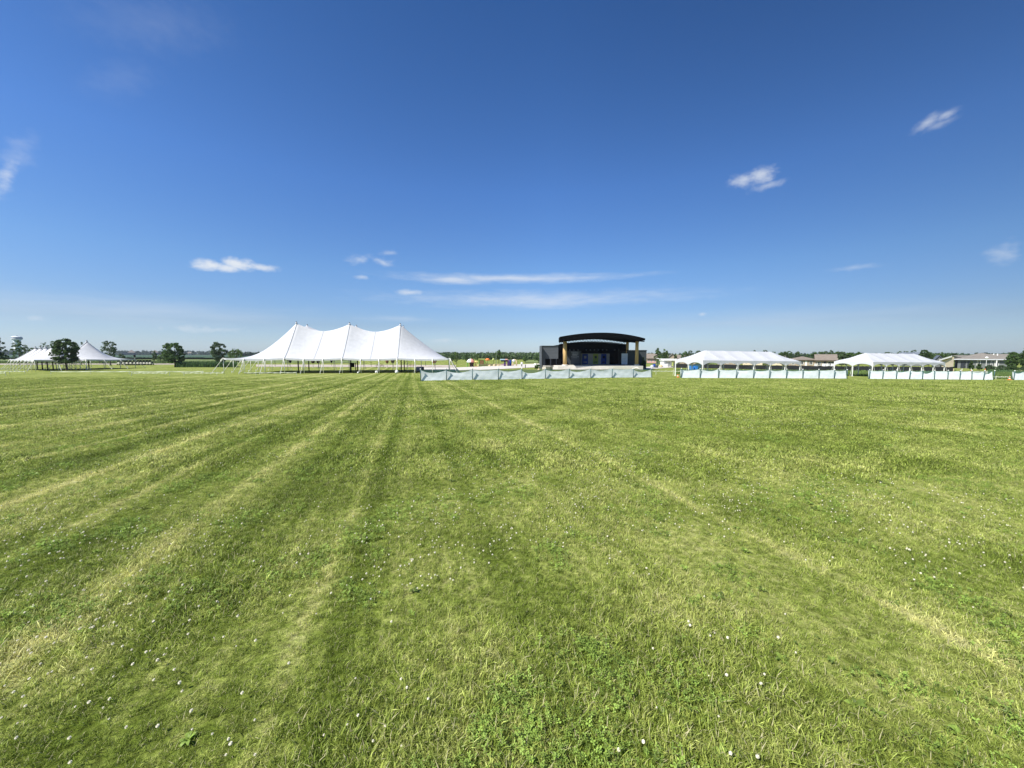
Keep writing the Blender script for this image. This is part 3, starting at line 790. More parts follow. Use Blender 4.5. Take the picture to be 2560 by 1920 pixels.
# ------------------------------------------------------------------ fabric fences
def fabric_fence(label, pl, Yl, pr, Yr, posts_px, h, seed):
    g = random.Random(seed)
    A, Bp = B(pl, Yl), B(pr, Yr)
    def at(px):
        # point of the straight run seen at pixel column px
        u = (px - 1280) / F
        lo, hi = -0.05, 1.05
        for _ in range(40):
            m = (lo + hi) / 2; p = A.lerp(Bp, m)
            if p.x / (p.y * CT - (p.z - EYE) * ST) < u: lo = m
            else: hi = m
        return A.lerp(Bp, lo)
    root = thing('fabric_fence', A, label, 'fence', 'pale fabric fences across the field')
    ps = []
    for q in posts_px:
        p = at(q); p.z = gz(p.x, p.y); ps.append(p)
    d = (Bp - A); d.z = 0; d.normalize(); n = Vector((d.y, -d.x, 0))
    for p in ps:
        lean = n * g.uniform(-.05, .05) + d * g.uniform(-.04, .04); m = MB()
        m.tube([p + n * .24, p + n * .24 + lean + Vector((0, 0, h + .05))], .042, 8); po = m.build('post', M['teal'], root, True)
        k = MB(); k.tube([p + n * .24 + lean + Vector((0, 0, h + .03)), p + n * .24 + lean + Vector((0, 0, h + .12))], .065, 8); k.build('post_cap', M['whitepaint'], po)
    ms, sc = MB(), MB()
    for i in range(len(ps) - 1):
        p, q = ps[i], ps[i + 1]; mid = g.uniform(.05, .34) * (1.0 if g.random() > .2 else .3); sk = g.uniform(.35, .65)
        eL, eR = g.uniform(0, .10), g.uniform(0, .10); bl = g.uniform(-.03, .07); ph = g.uniform(0, 6); slump = g.choice((0, 0, .25, -.25))
        def f1(s, t):
            r = p.lerp(q, s); z = gz(r.x, r.y) + .02 + t * (h - .03 - .06 * math.sin(math.pi * s)); return (r.x, r.y, z)
        def f2(s, t):
            r = p.lerp(q, s); w = (s ** math.log(.5, sk)) if 0 < s < 1 else s
            topz = h * (1 - eL * (1 - s) - eR * s - mid * math.sin(math.pi * w) ** .9)
            bulge = bl * math.sin(math.pi * s) * math.sin(math.pi * t) + .012 * math.sin(7 * s + 9 * t * (1 + slump) + ph) * math.sin(math.pi * s) + .005 * math.sin(19 * s - 6 * t + ph)
            r = r + n * (.025 + max(-.015, bulge) * .8 + .17 * (1 - t) ** 1.6)
            return (r.x, r.y, gz(r.x, r.y) + .02 + t * (topz - .02))
        ms.grid(f1, 6, 4); sc.grid(f2, 18, 8)
    ms.build('mesh_backing', M['mesh'], root)
    sc.build('fabric', M['screen'], root, True)
    return root
fabric_fence('long pale fabric fence in front of the stage', 1051, 37.6, 1627, 48.8, [1051, 1115, 1180, 1244, 1303, 1361, 1420, 1474, 1527, 1580, 1626], 1.12, 3)
fabric_fence('pale fabric fence in front of the frame tent nearer the stage', 1700, 47.5, 2113, 49.5, [1700, 1747, 1793, 1837, 1880, 1920, 1962, 2003, 2043, 2081, 2113], 1.12, 8)
fabric_fence('pale fabric fence in front of the far right frame tent', 2169, 49.0, 2478, 48.6, [2169, 2202, 2236, 2269, 2301, 2331, 2364, 2394, 2424, 2453, 2478], 1.12, 21)
fabric_fence('short end of pale fabric fence at the right edge', 2527, 48.6, 2640, 49.0, [2528, 2555, 2584, 2612, 2640], 1.12, 33)

# white tape barriers on short stakes
def tape(label, pts, h, stakes):
    root = thing('tape_barrier', B(*pts[0]), label, 'tape barrier', 'low white tape barriers on the grass')
    P3 = [B(*p) for p in pts]; vv, ff = [], []
    n = 24
    for i in range(n + 1):
        q = i / n * (len(P3) - 1); k = min(int(q), len(P3) - 2); r = P3[k].lerp(P3[k + 1], q - k); z = gz(r.x, r.y) + h - .05 * math.sin(math.pi * ((i / n * 4) % 1))
        tw = .015 * math.sin(i * 2.1)
        vv += [Vector((r.x, r.y + tw, z)), Vector((r.x, r.y - tw, z + .11))]
        if i: ff.append((2 * i - 2, 2 * i, 2 * i + 1, 2 * i - 1))
    m = MB(); m.add(vv, ff); m.build('tape', M['tape'], root)
    for s in stakes:
        b = B(*s); k = MB(); k.tube([b + Vector((0, .02, -.02)), b + Vector((.01, .02, h + .16))], [.035, .03], 6); k.build('stake', M['tape'], root)
tape('white tape barrier crossing in front of the left tree trunk', [(127, 61), (510, 61)], .38, [(127, 61), (227, 61), (323, 61), (414, 61), (506, 61)])
tape('short white tape piece at the left edge below the dark tree', [(-30, 63), (64, 63)], .38, [(24, 63), (62, 63)])
tape('nearest white tape end at the far left edge', [(-60, 53.5), (14, 53.5)], .38, [(14, 53.5)])
tape('nearer white tape barrier left of the big tent', [(329, 54), (420, 54)], .36, [(329, 54), (424, 54)])
tape('white tape piece just left of the big tent corner', [(455, 54), (560, 54.5)], .36, [(542, 54.5), (460, 54)])
tape('white tape piece in front of the left end of the big tent', [(610, 55), (741, 55.5)], .36, [(741, 55.5), (640, 55)])
tape('white tape between the two long fabric fences', [(1630, 62), (1700, 62)], .55, [(1685, 62), (1640, 62)])
tape('white rope line between the two right fabric fences', [(2482, 52), (2526, 52)], .3, [(2490, 52), (2524, 52)])

# ------------------------------------------------------------------ pavilion stage
def stage():
    rot = R(3); a = Vector((math.cos(rot), math.sin(rot), 0)); b = Vector((-math.sin(rot), math.cos(rot), 0))
    O = B(1412, 87.0); zg = gz(O.x, O.y)
    deck = zat(914.5, 87.0)
    def L(u, v, z): p = O + a * u + b * v; return Vector((p.x, p.y, z))
    T = lambda p: L(p.x, p.y, p.z)
    root = thing('stage_pavilion', L(8.6, 5, zg), 'black arched open-air stage pavilion with honey timber columns', 'pavilion')
    SPAN = 16.7
    # deck
    m = MB(); m.box(-1.9, SPAN + 1.2, -1.0, 13.5, zg - .3, deck, bev=.05, T=T); m.build('deck', M['concrete'], root)
    m = MB()
    for k in range(3): m.box(-4.6 + k * .45, -1.95, -1.0 + k * .4, 4.0, zg - .2 + (.22 * k), zg + .18 + .22 * k, bev=.03, T=T)
    m.build('steps', M['concrete'], root)
    # columns
    ztop = zat(846, 87.0)
    cols = ((0.0, 0.0, .44), (SPAN, 0.0, .40), (.95, 6.2, .30), (SPAN, 6.2, .36))
    for (u, v, r) in cols:
        t2 = zat(846, 87) if v < 1 else zat(853, 93)
        c = MB(); c.tube([L(u, v, deck - .02), L(u, v, deck + 3), L(u, v, t2 + .35)], [r, r * .96, r * .9], 20); co_ = c.build('column', M['wood'], root, True)
        p = MB(); q = L(u, v, 0); p.lathe((q.x, q.y, 0), [(r * 1.5, zg - .2), (r * 1.5, deck + .22), (r * 1.35, deck + .3)], 20); p.build('plinth', M['concrete'], co_)
    # upper roof: shallow vault
    za_f, ze_f = zat(831.3, 84.0), zat(844.5, 84.0)
    V0, V1 = -4.0, 7.6
    zc = (zat(831.2, 83.0), zat(836.0, 94.5)); zl_ = (zat(842.0, 83.0), zat(845.5, 94.5)); zr_ = (zat(846.0, 84.0), zat(852.0, 95.0))
    def ends(v): f = (v - V0) / (V1 - V0); return -1.95 + 1.8 * f, SPAN + .25 + .5 * f
    def sq(u, v): e0, e1 = ends(v); return (2 * (u - e0) / (e1 - e0) - 1)
    def zf(u, v, dz=0.0):
        f = (v - V0) / (V1 - V0); q = sq(u, v); c = zc[0] + (zc[1] - zc[0]) * f
        e = (zl_[0] + (zl_[1] - zl_[0]) * f) if q < 0 else (zr_[0] + (zr_[1] - zr_[0]) * f)
        return c - (c - e) * q * q + dz
    def thf(u, v=0.0): q = sq(u, v); return 1.1 * (1 - (.12 if q < 0 else .6) * abs(q) ** 3)
    mb = MB()
    def uv(s, t): v = V0 + (V1 - V0) * t; e0, e1 = ends(v); return e0 + (e1 - e0) * s, v
    def topf(s, t): u, v = uv(s, t); return L(u, v, zf(u, v))
    def botf(s, t): u, v = uv(1 - s, t); return L(u, v, zf(u, v, -thf(u, v)))
    mb.grid(topf, 40, 8); mb.grid(botf, 40, 8)
    for t0 in (0, 1): mb.grid(lambda s, t: (lambda u, v: L(u, v, zf(u, v, -thf(u, v) * (1 - t))))(*uv(s, t0)), 40, 1)
    for s0 in (0, 1): mb.grid(lambda s, t: (lambda u, v: L(u, v, zf(u, v, -thf(u, v) * (1 - t))))(*uv(s0, s)), 8, 1)
    mb.build('canopy_roof', M['black'], root)
    for v in (-2.0, 1.2, 3.4):
        rb = MB(); rb.tube([L(u, v, zf(u, v, -thf(u, v) - .1)) for u in np.linspace(-.6, SPAN + .9, 24)], .12, 6); rb.build('roof_beam', M['black'], root)
    # truss filling the open strip under the rear edge of the canopy
    tr = MB(); us = np.linspace(-.1, SPAN + .3, 41)
    vt = 7.3
    zt = lambda u: zf(u, vt, -thf(u, vt) - .02)
    zb = lambda u: zat(855.2, 95.5) - (zat(855.2, 95.5) - zat(863.2, 95.5)) * ((u - SPAN / 2) / (SPAN / 2 + .6)) ** 2
    tr.tube([L(u, vt, zt(u)) for u in us], .10, 6); tr.tube([L(u, vt, zb(u) + .05) for u in us], .10, 6)
    for i in range(40):
        u0, u1 = us[i], us[i + 1]
        tr.tube([L(u0, vt, (zb(u0) if i % 2 else zt(u0))), L(u1, vt, (zt(u1) if i % 2 else zb(u1)))], .055, 5)
    tr.build('truss', M['black'], root)
    # stage house behind: black walls with an arched top
    wb = MB()
    v0, v1 = 7.9, 13.0
    n = 30; U0, U1 = -.75, SPAN + .45
    zh = lambda u: zat(855.6, 95.8) - (zat(855.6, 95.8) - zat(863.6, 95.8)) * ((u - SPAN / 2) / (SPAN / 2 + .9)) ** 2
    yo = 7.9
    # proscenium lintel, side piers, back wall, roof
    lint = zat(873, 95.5)
    wb.grid(lambda s, t: L(U0 + (U1 - U0) * s, yo, lint + (zh(U0 + (U1 - U0) * s) - lint) * t), n, 1)
    wb.grid(lambda s, t: L(U0 + (U1 - U0) * s, yo + (v1 - yo) * t, zh(U0 + (U1 - U0) * s)), n, 3)
    wb.grid(lambda s, t: L(U0 + (U1 - U0) * s, yo + .5, lint + (zh(U0 + (U1 - U0) * s) - .3 - lint) * t), n, 1)
    wb.grid(lambda s, t: L(U0 + (U1 - U0) * s, v1, deck + (zh(U0 + (U1 - U0) * s) - deck) * t), n, 1)
    wb.box(U0, U0 + .5, yo + .02, v1, deck - 1, zh(U0) - .05, T=T); wb.box(U1 - .5, U1, yo + .02, v1, deck - 1, zh(U1) - .05, T=T)
    wb.box(U0, U1, yo - .02, yo + .52, lint - .25, lint + .02, T=T)
    wb.build('stage_house', M['black'], root)
    # slate side panel with a pale printed notice
    m = MB(); m.box(.9, 5.6, 8.0, 8.25, deck + .01, lint - .4, T=T); m.build('side_panel', M['darkslate'], root)
    m = MB(); m.box(3.0, 5.2, 7.9, 7.97, deck + .2, lint - .55, T=T); nt_ = m.build('notice', M['slate'], root)
    m = MB(); hz = (lint - deck)
    for k, (w0, w1, zz, th_) in enumerate(((3.1, 4.9, .80, .08), (3.2, 5.05, .74, .05), (3.35, 4.85, .67, .12), (3.4, 4.6, .60, .16), (3.15, 5.0, .50, .10), (3.5, 4.5, .44, .06))):
        x = w0
        g = random.Random(k)
        while x < w1 - .12:
            wl = g.uniform(.12, .42); m.box(x, min(x + wl, w1), 7.86, 7.895, deck + hz * zz, deck + hz * zz + th_, T=T); x += wl + .07
    m.build('lettering', M['palegrey'], nt_)
    # grey rear panels with three banners
    gu0, gu1 = 5.7, 13.35; gt = zat(884, 97.5)
    m = MB(); m.box(gu0, gu1, 9.6, 9.8, deck + .01, gt, T=T); m.build('rear_panel', M['greypanel'], root)
    for (u0, u1, mt, dot) in ((6.3, 7.75, 'navy', 'greypanel'), (9.05, 10.4, 'olive', 'darkslate'), (11.15, 12.5, 'navy', 'black')):
        m = MB(); m.box(u0, u1, 9.5, 9.58, deck + .15, gt - .08, T=T); bn = m.build('banner', M[mt], root)
        e = MB(); cx = (u0 + u1) / 2; zc = deck + (gt - deck) * .68
        e.box(cx - .3, cx + .3, 9.46, 9.49, zc - .32, zc + .3, bev=.02, T=T); e.box(cx - .42, cx + .42, 9.46, 9.49, deck + .5, deck + .75, T=T); e.build('emblem', M[dot], bn)
    # row of stage lights under the lintel
    lb = MB(); lb.tube([L(1.2, 6.9, lint - .02), L(SPAN - .8, 6.9, lint - .02)], .05, 6); lb.tube([L(1.2, 7.2, lint + .3), L(1.2, 6.9, lint - .02)], .04, 5); lb.tube([L(SPAN - .8, 7.2, lint + .3), L(SPAN - .8, 6.9, lint - .02)], .04, 5)
    lbo = lb.build('light_bar', M['black'], root)
    for k in range(14):
        if k in (4, 11): continue
        u = 1.5 + k * 1.02; q = L(u, 6.8, lint - .2)
        s = MB(); s.lathe((q.x, q.y, q.z), [(.10, .16), (.16, .05), (.17, -.14), (.15, -.16)], 10); s.build('spotlight', M['slate'], lbo)
    # wings
    m = MB(); zl = zat(865.5, 91.0)
    m.box(-4.85, -.76, 4.5, 7.0, zg - .3, zl, T=T); m.build('left_wing', M['slate'], root)
    m = MB(); m.box(-5.0, -4.86, 3.2, 6.9, zg - .3, zl + .06, T=T); m.build('fin_wall', M['slate'], root)
    m = MB(); m.box(-4.84, -.77, 4.35, 7.05, zl + .002, zl + .14, T=T); m.build('coping', M['darkslate'], root)
    for (u0, u1) in ((-3.9, -2.7), (-2.5, -1.3), (-1.15, -.1)):
        m = MB(); m.box(u0, u1, 4.40, 4.49, zg + .3, zat(897, 91), T=T); m.build('door', M['black'], root)
    zr = zat(876.5, 93.5)
    m = MB(); m.box(SPAN - .2, SPAN + 4.6, 5.6, 12.5, zg - .4, zr, T=T); m.build('right_wing', M['darkslate'], root)
    m = MB(); m.box(SPAN - .3, SPAN + 4.7, 5.45, 12.6, zr + .002, zr + .12, T=T); m.build('coping', M['black'], root)
    m = MB(); m.box(SPAN - 1.75, SPAN - .25, 5.2, 5.28, deck + .15, zat(883.5, 93), T=T); bn = m.build('wing_banner', M['banner'], root)
    m = MB()
    for k, zz in enumerate((.25, .33, .55, .62, .82)): m.box(SPAN - 1.6, SPAN - .45 - .15 * (k % 2), 5.16, 5.19, deck + 2.6 * zz, deck + 2.6 * zz + .07, T=T)
    m.build('lettering', M['palegrey'], bn)
    return L, deck, zg
SL, DECK, SZG = stage()

def curved_wall(label, pts, h, th, mat, cat='seat wall', group=None):
    mb = MB(); P3 = [B(*p) for p in pts]; n = len(P3)
    vv = []
    for i, p in enumerate(P3):
        d = (P3[min(i + 1, n - 1)] - P3[max(i - 1, 0)]); d.z = 0; d.normalize(); q = Vector((-d.y, d.x, 0)) * th / 2
        for s, z in ((-1, -.1), (-1, h), (1, h), (1, -.1)): vv.append(p + q * s + Vector((0, 0, z)))
    ff = [(3, 2, 1, 0), tuple(range(4 * n - 4, 4 * n))]
    for i in range(n - 1):
        for k in range(4):
            j = (k + 1) % 4; ff.append((i * 4 + k, i * 4 + j, i * 4 + 4 + j, i * 4 + 4 + k))
    mb.add(vv, ff); return solo('seat_wall', mb, mat, label, cat, group)
curved_wall('curved beige stone seat wall left of the stage', [(1357, 82), (1364, 81.5), (1372, 82), (1379, 84)], .75, .5, M['stone'])
curved_wall('dark topped low wall behind the beige seat wall by the stage', [(1358, 87), (1366, 86.5), (1374, 86.5), (1382, 87.5)], .95, .4, M['greypanel'])
def boulder(px, Y, r, label, mat='stone'):
    g = random.Random(px); mb = MB(); b = B(px, Y)
    mb.lathe(b, [(r * .6, -.05), (r, r * .3), (r * .9, r * .8), (r * .45, r * 1.15), (.001, r * 1.2)], 9)
    mb.v = [(x + g.uniform(-.1, .1) * r, y + g.uniform(-.1, .1) * r, z + g.uniform(-.08, .08) * r) for x, y, z in mb.v]
    return solo('boulder', mb, M[mat], label, 'boulder', smooth=True)
def ballast(px, Y, r, label):
    mb = MB(); b = B(px, Y); mb.ball(b + Vector((0, 0, r)), r); o = thing('ballast_ball', b, label, 'ballast ball', 'round white balls along the front of the big tent')
    mb.build('ball', M['globe'], o, True)
    k = MB(); k.tube([b + Vector((0, 0, r * 1.9)), b + Vector((0, 0, r * 2.35))], .06, 8); k.build('neck', M['strap'], o)
def sandbag(px, Y, dz, ang, label):
    b = B(px, Y, dz); m = MB(); d = Vector((math.cos(ang), 0, math.sin(ang)))
    m.tube([b - d * .75 + Vector((0, 0, .25)), b - d * .6 + Vector((0, 0, .25)), b + Vector((0, 0, .3)), b + d * .6 + Vector((0, 0, .25)), b + d * .75 + Vector((0, 0, .25))], [.1, .22, .26, .22, .1], 10)
    solo('sandbag', m, M['concrete'], label, 'sandbag', 'white bags by the stage column', True)
sandbag(1584, 85.8, 0, .45, 'white bag lying left of the right stage column')
sandbag(1597, 85.6, 0, -.6, 'white bag leaning down right of the right stage column')
boulder(1347, 79, .38, 'small round yellowish boulder left of the stage seat wall', 'tan')
ballast(992, 63.5, .30, 'largest white ball in front of the third main pole of the big tent')
ballast(941, 65.5, .22, 'white ball standing under the big tent just right of its middle')
ballast(702, 66.0, .17, 'small white ball under the left part of the big tent')
ballast(895, 63.8, .15, 'small white ball beside the black hung board in the big tent')

# ------------------------------------------------------------------ things in and behind the big tent
def board():
    p0 = biggp(18.6, 6.3); p1 = biggp(20.0, 10.6)
    a, b = B(876, 70.5), B(889.5, 70.8)
    o = thing('board', (a + b) / 2, 'black board hung between two dark posts inside the big tent', 'board')
    for q in (a, b):
        m = MB(); m.tube([q, q + Vector((0, 0, 1.75))], .075, 8); m.build('post', M['darkpole'], o)
    m = MB(); d = (b - a)
    m.box(a.x + .08, b.x - .08, a.y - .05, a.y + .03, a.z + .98, a.z + 1.72, bev=.01); m.build('panel', M['black'], o)
board()
def cart():
    b = B(1050, 66.5); o = thing('covered_trailer', b, 'dark navy covered trailer beside the right end of the big tent', 'trailer')
    m = MB(); m.box(b.x - .62, b.x + .62, b.y - .45, b.y + .6, b.z + .3, b.z + 1.12, bev=.12); m.build('cover', M['navy'].copy(), o)
    o.children[0].data.materials[0].name = 'dark_navy_tarp'
    for n in o.children[0].data.materials[0].node_tree.nodes:
        if n.type == 'VALTORGB':
            n.color_ramp.elements[0].color = (.006, .012, .03, 1); n.color_ramp.elements[1].color = (.012, .02, .045, 1)
    for s in (-.5, .5):
        w = MB(); w.tube([b + Vector((s - .06, -.3, .26)), b + Vector((s + .06, -.3, .26))], .25, 14); w.build('wheel', M['rubber'], o)
    m = MB(); m.tube([b + Vector((.55, 0, .4)), b + Vector((1.0, -.2, .12))], .04, 6); m.build('hitch', M['darkpole'], o)
cart()
def folded_umbrella(px, Y, h, w, mat, label, top=None):
    b = B(px, Y); o = thing('folded_umbrella', b, label, 'umbrella', 'furled umbrellas beyond the big tent')
    m = MB(); m.tube([b, b + Vector((0, 0, h))], .035, 8); m.build('pole', M['darkpole'], o)
    m = MB(); c = (b.x, b.y, b.z)
    m.lathe(c, [(.06, h * .42), (w * .30, h * .46), (w * .45, h * .62), (w * .5, h * .8), (w * .42, h * .95), (.05, h * 1.04)], 14)
    g = random.Random(px); m.v = [(x + g.uniform(-.05, .05), y + g.uniform(-.05, .05), z) for x, y, z in m.v]
    m.build('cloth', M[mat], o)
    m = MB(); m.lathe(c, [(.3, 0), (.3, .07), (.06, .1)], 14); m.build('foot', M['stone'], o)
def open_umbrella(px, Y, h, w, mat, label, pole='darkpole', tilt=0.0, group='open sun umbrellas'):
    b = B(px, Y); o = thing('sun_umbrella', b, label, 'umbrella', group)
    m = MB(); m.tube([b, b + Vector((0, 0, h))], .05, 8); m.build('pole', M[pole], o)
    m = MB(); m.lathe((0, 0, 0), [(w / 2, -.34), (w * .36, -.12), (w * .18, .06), (.02, .16)], 16)
    m.lathe((0, 0, 0), [(w / 2 - .01, -.36), (w * .35, -.15), (w * .17, .03), (.02, .13)], 16)
    ca, sa = math.cos(tilt), math.sin(tilt)
    m.v = [(b.x + x * ca + z * sa, b.y + y - .1, b.z + h + z * ca - x * sa) for x, y, z in m.v]
    m.build('shade', M[mat], o, True)
    m = MB(); m.lathe((b.x, b.y, b.z), [(.3, 0), (.3, .06), (.08, .1)], 12); m.build('foot', M['stone'], o)
open_umbrella(688, 104, 2.5, 2.0, 'pink', 'dusty pink umbrella seen under the left of the big tent')
folded_umbrella(783, 100, 2.6, 1.0, 'darkbrown', 'dark furled umbrella left of a close second under the big tent')
folded_umbrella(796, 101, 2.6, .9, 'darkbrown', 'dark furled umbrella right of a close second under the big tent')
folded_umbrella(726, 108, 2.5, .75, 'black', 'small black furled umbrella near the left of the big tent')
folded_umbrella(829, 112, 2.5, .7, 'black', 'narrow black furled umbrella left of the black hung board')
open_umbrella(928, 103, 2.3, 1.7, 'coral', 'coral umbrella right of the black hung board')
folded_umbrella(968, 100, 2.6, .85, 'brownwood', 'brown furled umbrella behind the third main pole')
folded_umbrella(982, 102, 2.6, 1.0, 'darkbrown', 'wide dark furled umbrella right of a brown one')
folded_umbrella(1086, 105, 2.5, 1.4, 'brownwood', 'wide brown furled umbrella by the right tent end')
open_umbrella(1064, 108, 2.3, 1.9, 'tan', 'tan umbrella near the right end of the big tent')
def picnic_table(px, Y, label, mat='brownwood'):
    b = B(px, Y); o = thing('picnic_table', b, label, 'picnic table', 'picnic tables behind the big tent', R(rnd.uniform(-25, 25)))
    m = MB(); m.box(-.9, .9, -.38, .38, .71, .76); m.build('top', M[mat], o, local=True)
    for s in (-1, 1):
        m = MB(); m.box(-.9, .9, s * .75 - .14, s * .75 + .14, .42, .46); m.build('bench', M[mat], o, local=True)
        m = MB()
        for q in (-1, 1): m.tube([(s * .65, q * .2, .71), (s * .65, q * .72, 0)], .04, 6)
        m.tube([(s * .65, -.75, .41), (s * .65, .75, .41)], .035, 6); m.build('trestle', M['darkpole'], o, local=True)
picnic_table(1030, 104, 'picnic table seen under the tent right of the third main pole')
picnic_table(950, 104, 'picnic table between coral and brown umbrellas')

# ------------------------------------------------------------------ playground
def playground():
    Y = 105
    b = B(1177, Y); o = thing('playhouse', b, 'mushroom playhouse with white and coral dome beside the path', 'playhouse')
    m = MB(); m.lathe((b.x, b.y, b.z), [(1.15, 1.25), (1.1, 1.55), (.8, 1.95), (.4, 2.2), (.02, 2.3)], 18, 0)
    m.mi = [1 if (sum(m.v[i][0] for i in f) / len(f) > b.x) else 0 for f in m.f]
    m.build('dome', [M['globe'], M['coral']], o, True)
    m = MB(); m.lathe((b.x + .25, b.y, b.z), [(.55, 0), (.5, .5), (.62, 1.1), (.7, 1.45)], 16); m.build('trunk', M['darkbrown'], o, True)
    m = MB(); m.box(b.x - 1.05, b.x - .75, b.y - .2, b.y + .2, b.z, b.z + 1.3, bev=.05); m.build('post', M['green'], o)
    b = B(1189, Y); o = thing('spray_post', b, 'yellow water play post with broad flower top', 'play post')
    m = MB(); m.tube([b, b + Vector((0, 0, .3)), b + Vector((0, 0, 1.2))], [.32, .2, .16], 12); m.build('stem', M['yellow'], o, True)
    m = MB()
    for k in range(5):
        an = k * 1.2566; d = Vector((math.cos(an), math.sin(an), 0)); m.tube([b + Vector((0, 0, 1.2)), b + d * .45 + Vector((0, 0, 1.5)), b + d * .75 + Vector((0, 0, 1.35))], [.16, .2, .12], 8)
    m.ball(b + Vector((0, 0, 1.4)), .3); m.build('flower', M['yellow'], o, True)
    m = MB(); m.lathe((b.x, b.y, b.z), [(.6, 0), (.6, .1), (.3, .14)], 16); m.build('base', M['coral'], o)
    b = B(1205, 118); o = thing('play_tower', b, 'play tower with brown body and lime canopy', 'play tower')
    m = MB(); m.box(b.x - .7, b.x + .55, b.y - .6, b.y + .6, b.z + .25, b.z + 1.65, bev=.03); m.build('cabin', M['brownwood'], o)
    m = MB(); m.box(b.x - 1.1, b.x + 1.1, b.y - .8, b.y + .8, b.z + 1.85, b.z + 2.1, bev=.1); m.build('canopy', M['lime'], o)
    for s in (-.85, .85):
        for t in (-.7, .7):
            m = MB(); m.tube([b + Vector((s, t, 0)), b + Vector((s, t, 1.9))], .07, 8); m.build('post', M['green'], o)
    m = MB(); m.grid(lambda s, t: (b.x + .6 + 1.6 * s, b.y - .3 + .6 * t, b.z + 1.2 * (1 - s) ** 1.4 + .1 + .12 * abs(2 * t - 1)), 10, 4); m.build('slide', M['lime'], o, True)
    def shade(px, Y, h, w, mat, label):
        b = B(px, Y); o = thing('shade_disc', b, label, 'shade', 'round playground shades on thin posts')
        m = MB(); m.tube([b, b + Vector((0, 0, h))], .05, 8); m.build('post', M['darkpole'], o)
        m = MB(); m.lathe((b.x, b.y, b.z + h), [(w / 2, -.3), (w / 2, .02), (w * .3, .3), (.02, .4)], 18); m.build('cap', M[mat], o, True)
    shade(1219, 116, 1.9, 1.4, 'orange', 'bright orange playground shade on a thin dark post')
    shade(1233.5, 117, 1.9, .8, 'lime', 'small lime playground shade on a thin dark post')
    b = B(1260, 112); o = thing('play_shelter', b, 'play shelter with pale blue and coral flat roof on purple post', 'shelter')
    m = MB(); m.box(b.x - 1.15, b.x + .35, b.y - 1, b.y + 1, b.z + 1.78, b.z + 2.1, bev=.05); m.build('roof', M['skyblue'], o)
    m = MB(); m.box(b.x + .36, b.x + 1.1, b.y - 1, b.y + 1, b.z + 1.78, b.z + 2.12, bev=.05); m.build('roof', M['pink'], o)
    m = MB(); m.box(b.x - .9, b.x + 1.05, b.y - .8, b.y + .8, b.z + 1.35, b.z + 1.77, bev=.08); m.build('dark_underside', M['black'], o)  # plain black block forming the dark underside of the roof
    m = MB(); m.tube([b + Vector((.25, 0, 0)), b + Vector((.25, 0, 1.4))], [.34, .2], 12); m.build('post', M['purple'], o, True)
    m = MB(); m.box(b.x - .7, b.x + .1, b.y - .8, b.y - .3, b.z + .35, b.z + .5, bev=.04); m.build('seat', M['purple'], o)
    b = B(1273.5, 113); o = thing('climbing_wall', b, 'dark blue and purple climbing panel right of the play shelter', 'climbing panel')
    m = MB(); m.box(b.x - .62, b.x - .02, b.y - .12, b.y + .12, b.z, b.z + 1.75, bev=.05); m.build('panel', M['purple'], o)
    m = MB(); m.box(b.x, b.x + .62, b.y - .15, b.y + .15, b.z, b.z + 1.85, bev=.05); m.build('panel', M['navy'], o)
    b = B(1287, 113); o = thing('play_arch', b, 'tan play arch with white ball on top by the path', 'play arch')
    m = MB(); m.tube([b + Vector((-.55, 0, 0)), b + Vector((-.55, 0, 1.2))], .14, 10); m.tube([b + Vector((.5, 0, 0)), b + Vector((.5, 0, 1.3)), b + Vector((.35, 0, 1.75)), b + Vector((0, 0, 1.85)), b + Vector((-.3, 0, 1.7))], .2, 10); m.build('arch', M['tan'], o, True)
    m = MB(); m.ball(b + Vector((-.35, -.1, 1.6)), .42); m.build('ball', M['globe'], o, True)
    def globe_lamp(px, Y, h, r, label, post='black', pr=.13):
        b = B(px, Y); o = thing('globe_lamp', b, label, 'lamp', 'white globe lamps')
        m = MB(); m.tube([b, b + Vector((0, 0, .12)), b + Vector((0, 0, .2)), b + Vector((0, 0, h - r))], [pr * 1.6, pr * 1.4, pr, pr * .8], 10); m.build('post', M[post], o)
        m = MB(); m.ball(b + Vector((0, 0, h)), r, 18); m.build('globe', M['globe'], o, True)
        m = MB(); m.lathe((b.x, b.y, b.z + h - r * 1.15), [(r * .35, 0), (r * .55, r * .3), (r * .4, r * .4)], 12); m.build('collar', M[post], o)
    globe_lamp(1304.5, 108, .95, .33, 'smaller white globe lamp on a dark stub beside the path')
    globe_lamp(1338, 92, .95, .36, 'larger white globe lamp on a dark post left of the stage')
    globe_lamp(2464, 96, 3.05, .3, 'white globe lamp on a tall thin white post before the large house', 'whitepaint', .05)
    b = B(1313.5, 97); m = MB(); m.tube([b, b + Vector((0, 0, .8)), b + Vector((0, 0, .9))], [.1, .1, .06], 10)
    solo('bollard', m, M['darkslate'], 'dark bollard on the white concrete path', 'bollard')
    curved_wall('long low tan retaining edge of the playground', [(1195, 113), (1215, 115), (1240, 117), (1262, 118), (1285, 119)], .55, .5, M['tan'], 'low wall')
    for i, (px, YY, r, l) in enumerate(((1224, 110, .4, 'pale boulder below the orange playground shade'), (1236, 111, .5, 'larger pale boulder left of the play shelter'), (1246, 112, .35, 'small pale boulder close to the play shelter'))):
        boulder(px, YY, r, l, 'tan')
    b = B(1240.5, 130); m = MB(); m.tube([b + Vector((0, 0, -.1)), b + Vector((0, 0, 3.6))], [.05, .035], 8); m.tube([b + Vector((0, 0, 3.55)), b + Vector((.5, 0, 3.7))], .03, 6)
    solo('light_pole', m, M['lime_post'], 'tall thin light pole rising behind the playground', 'light pole')
playground()

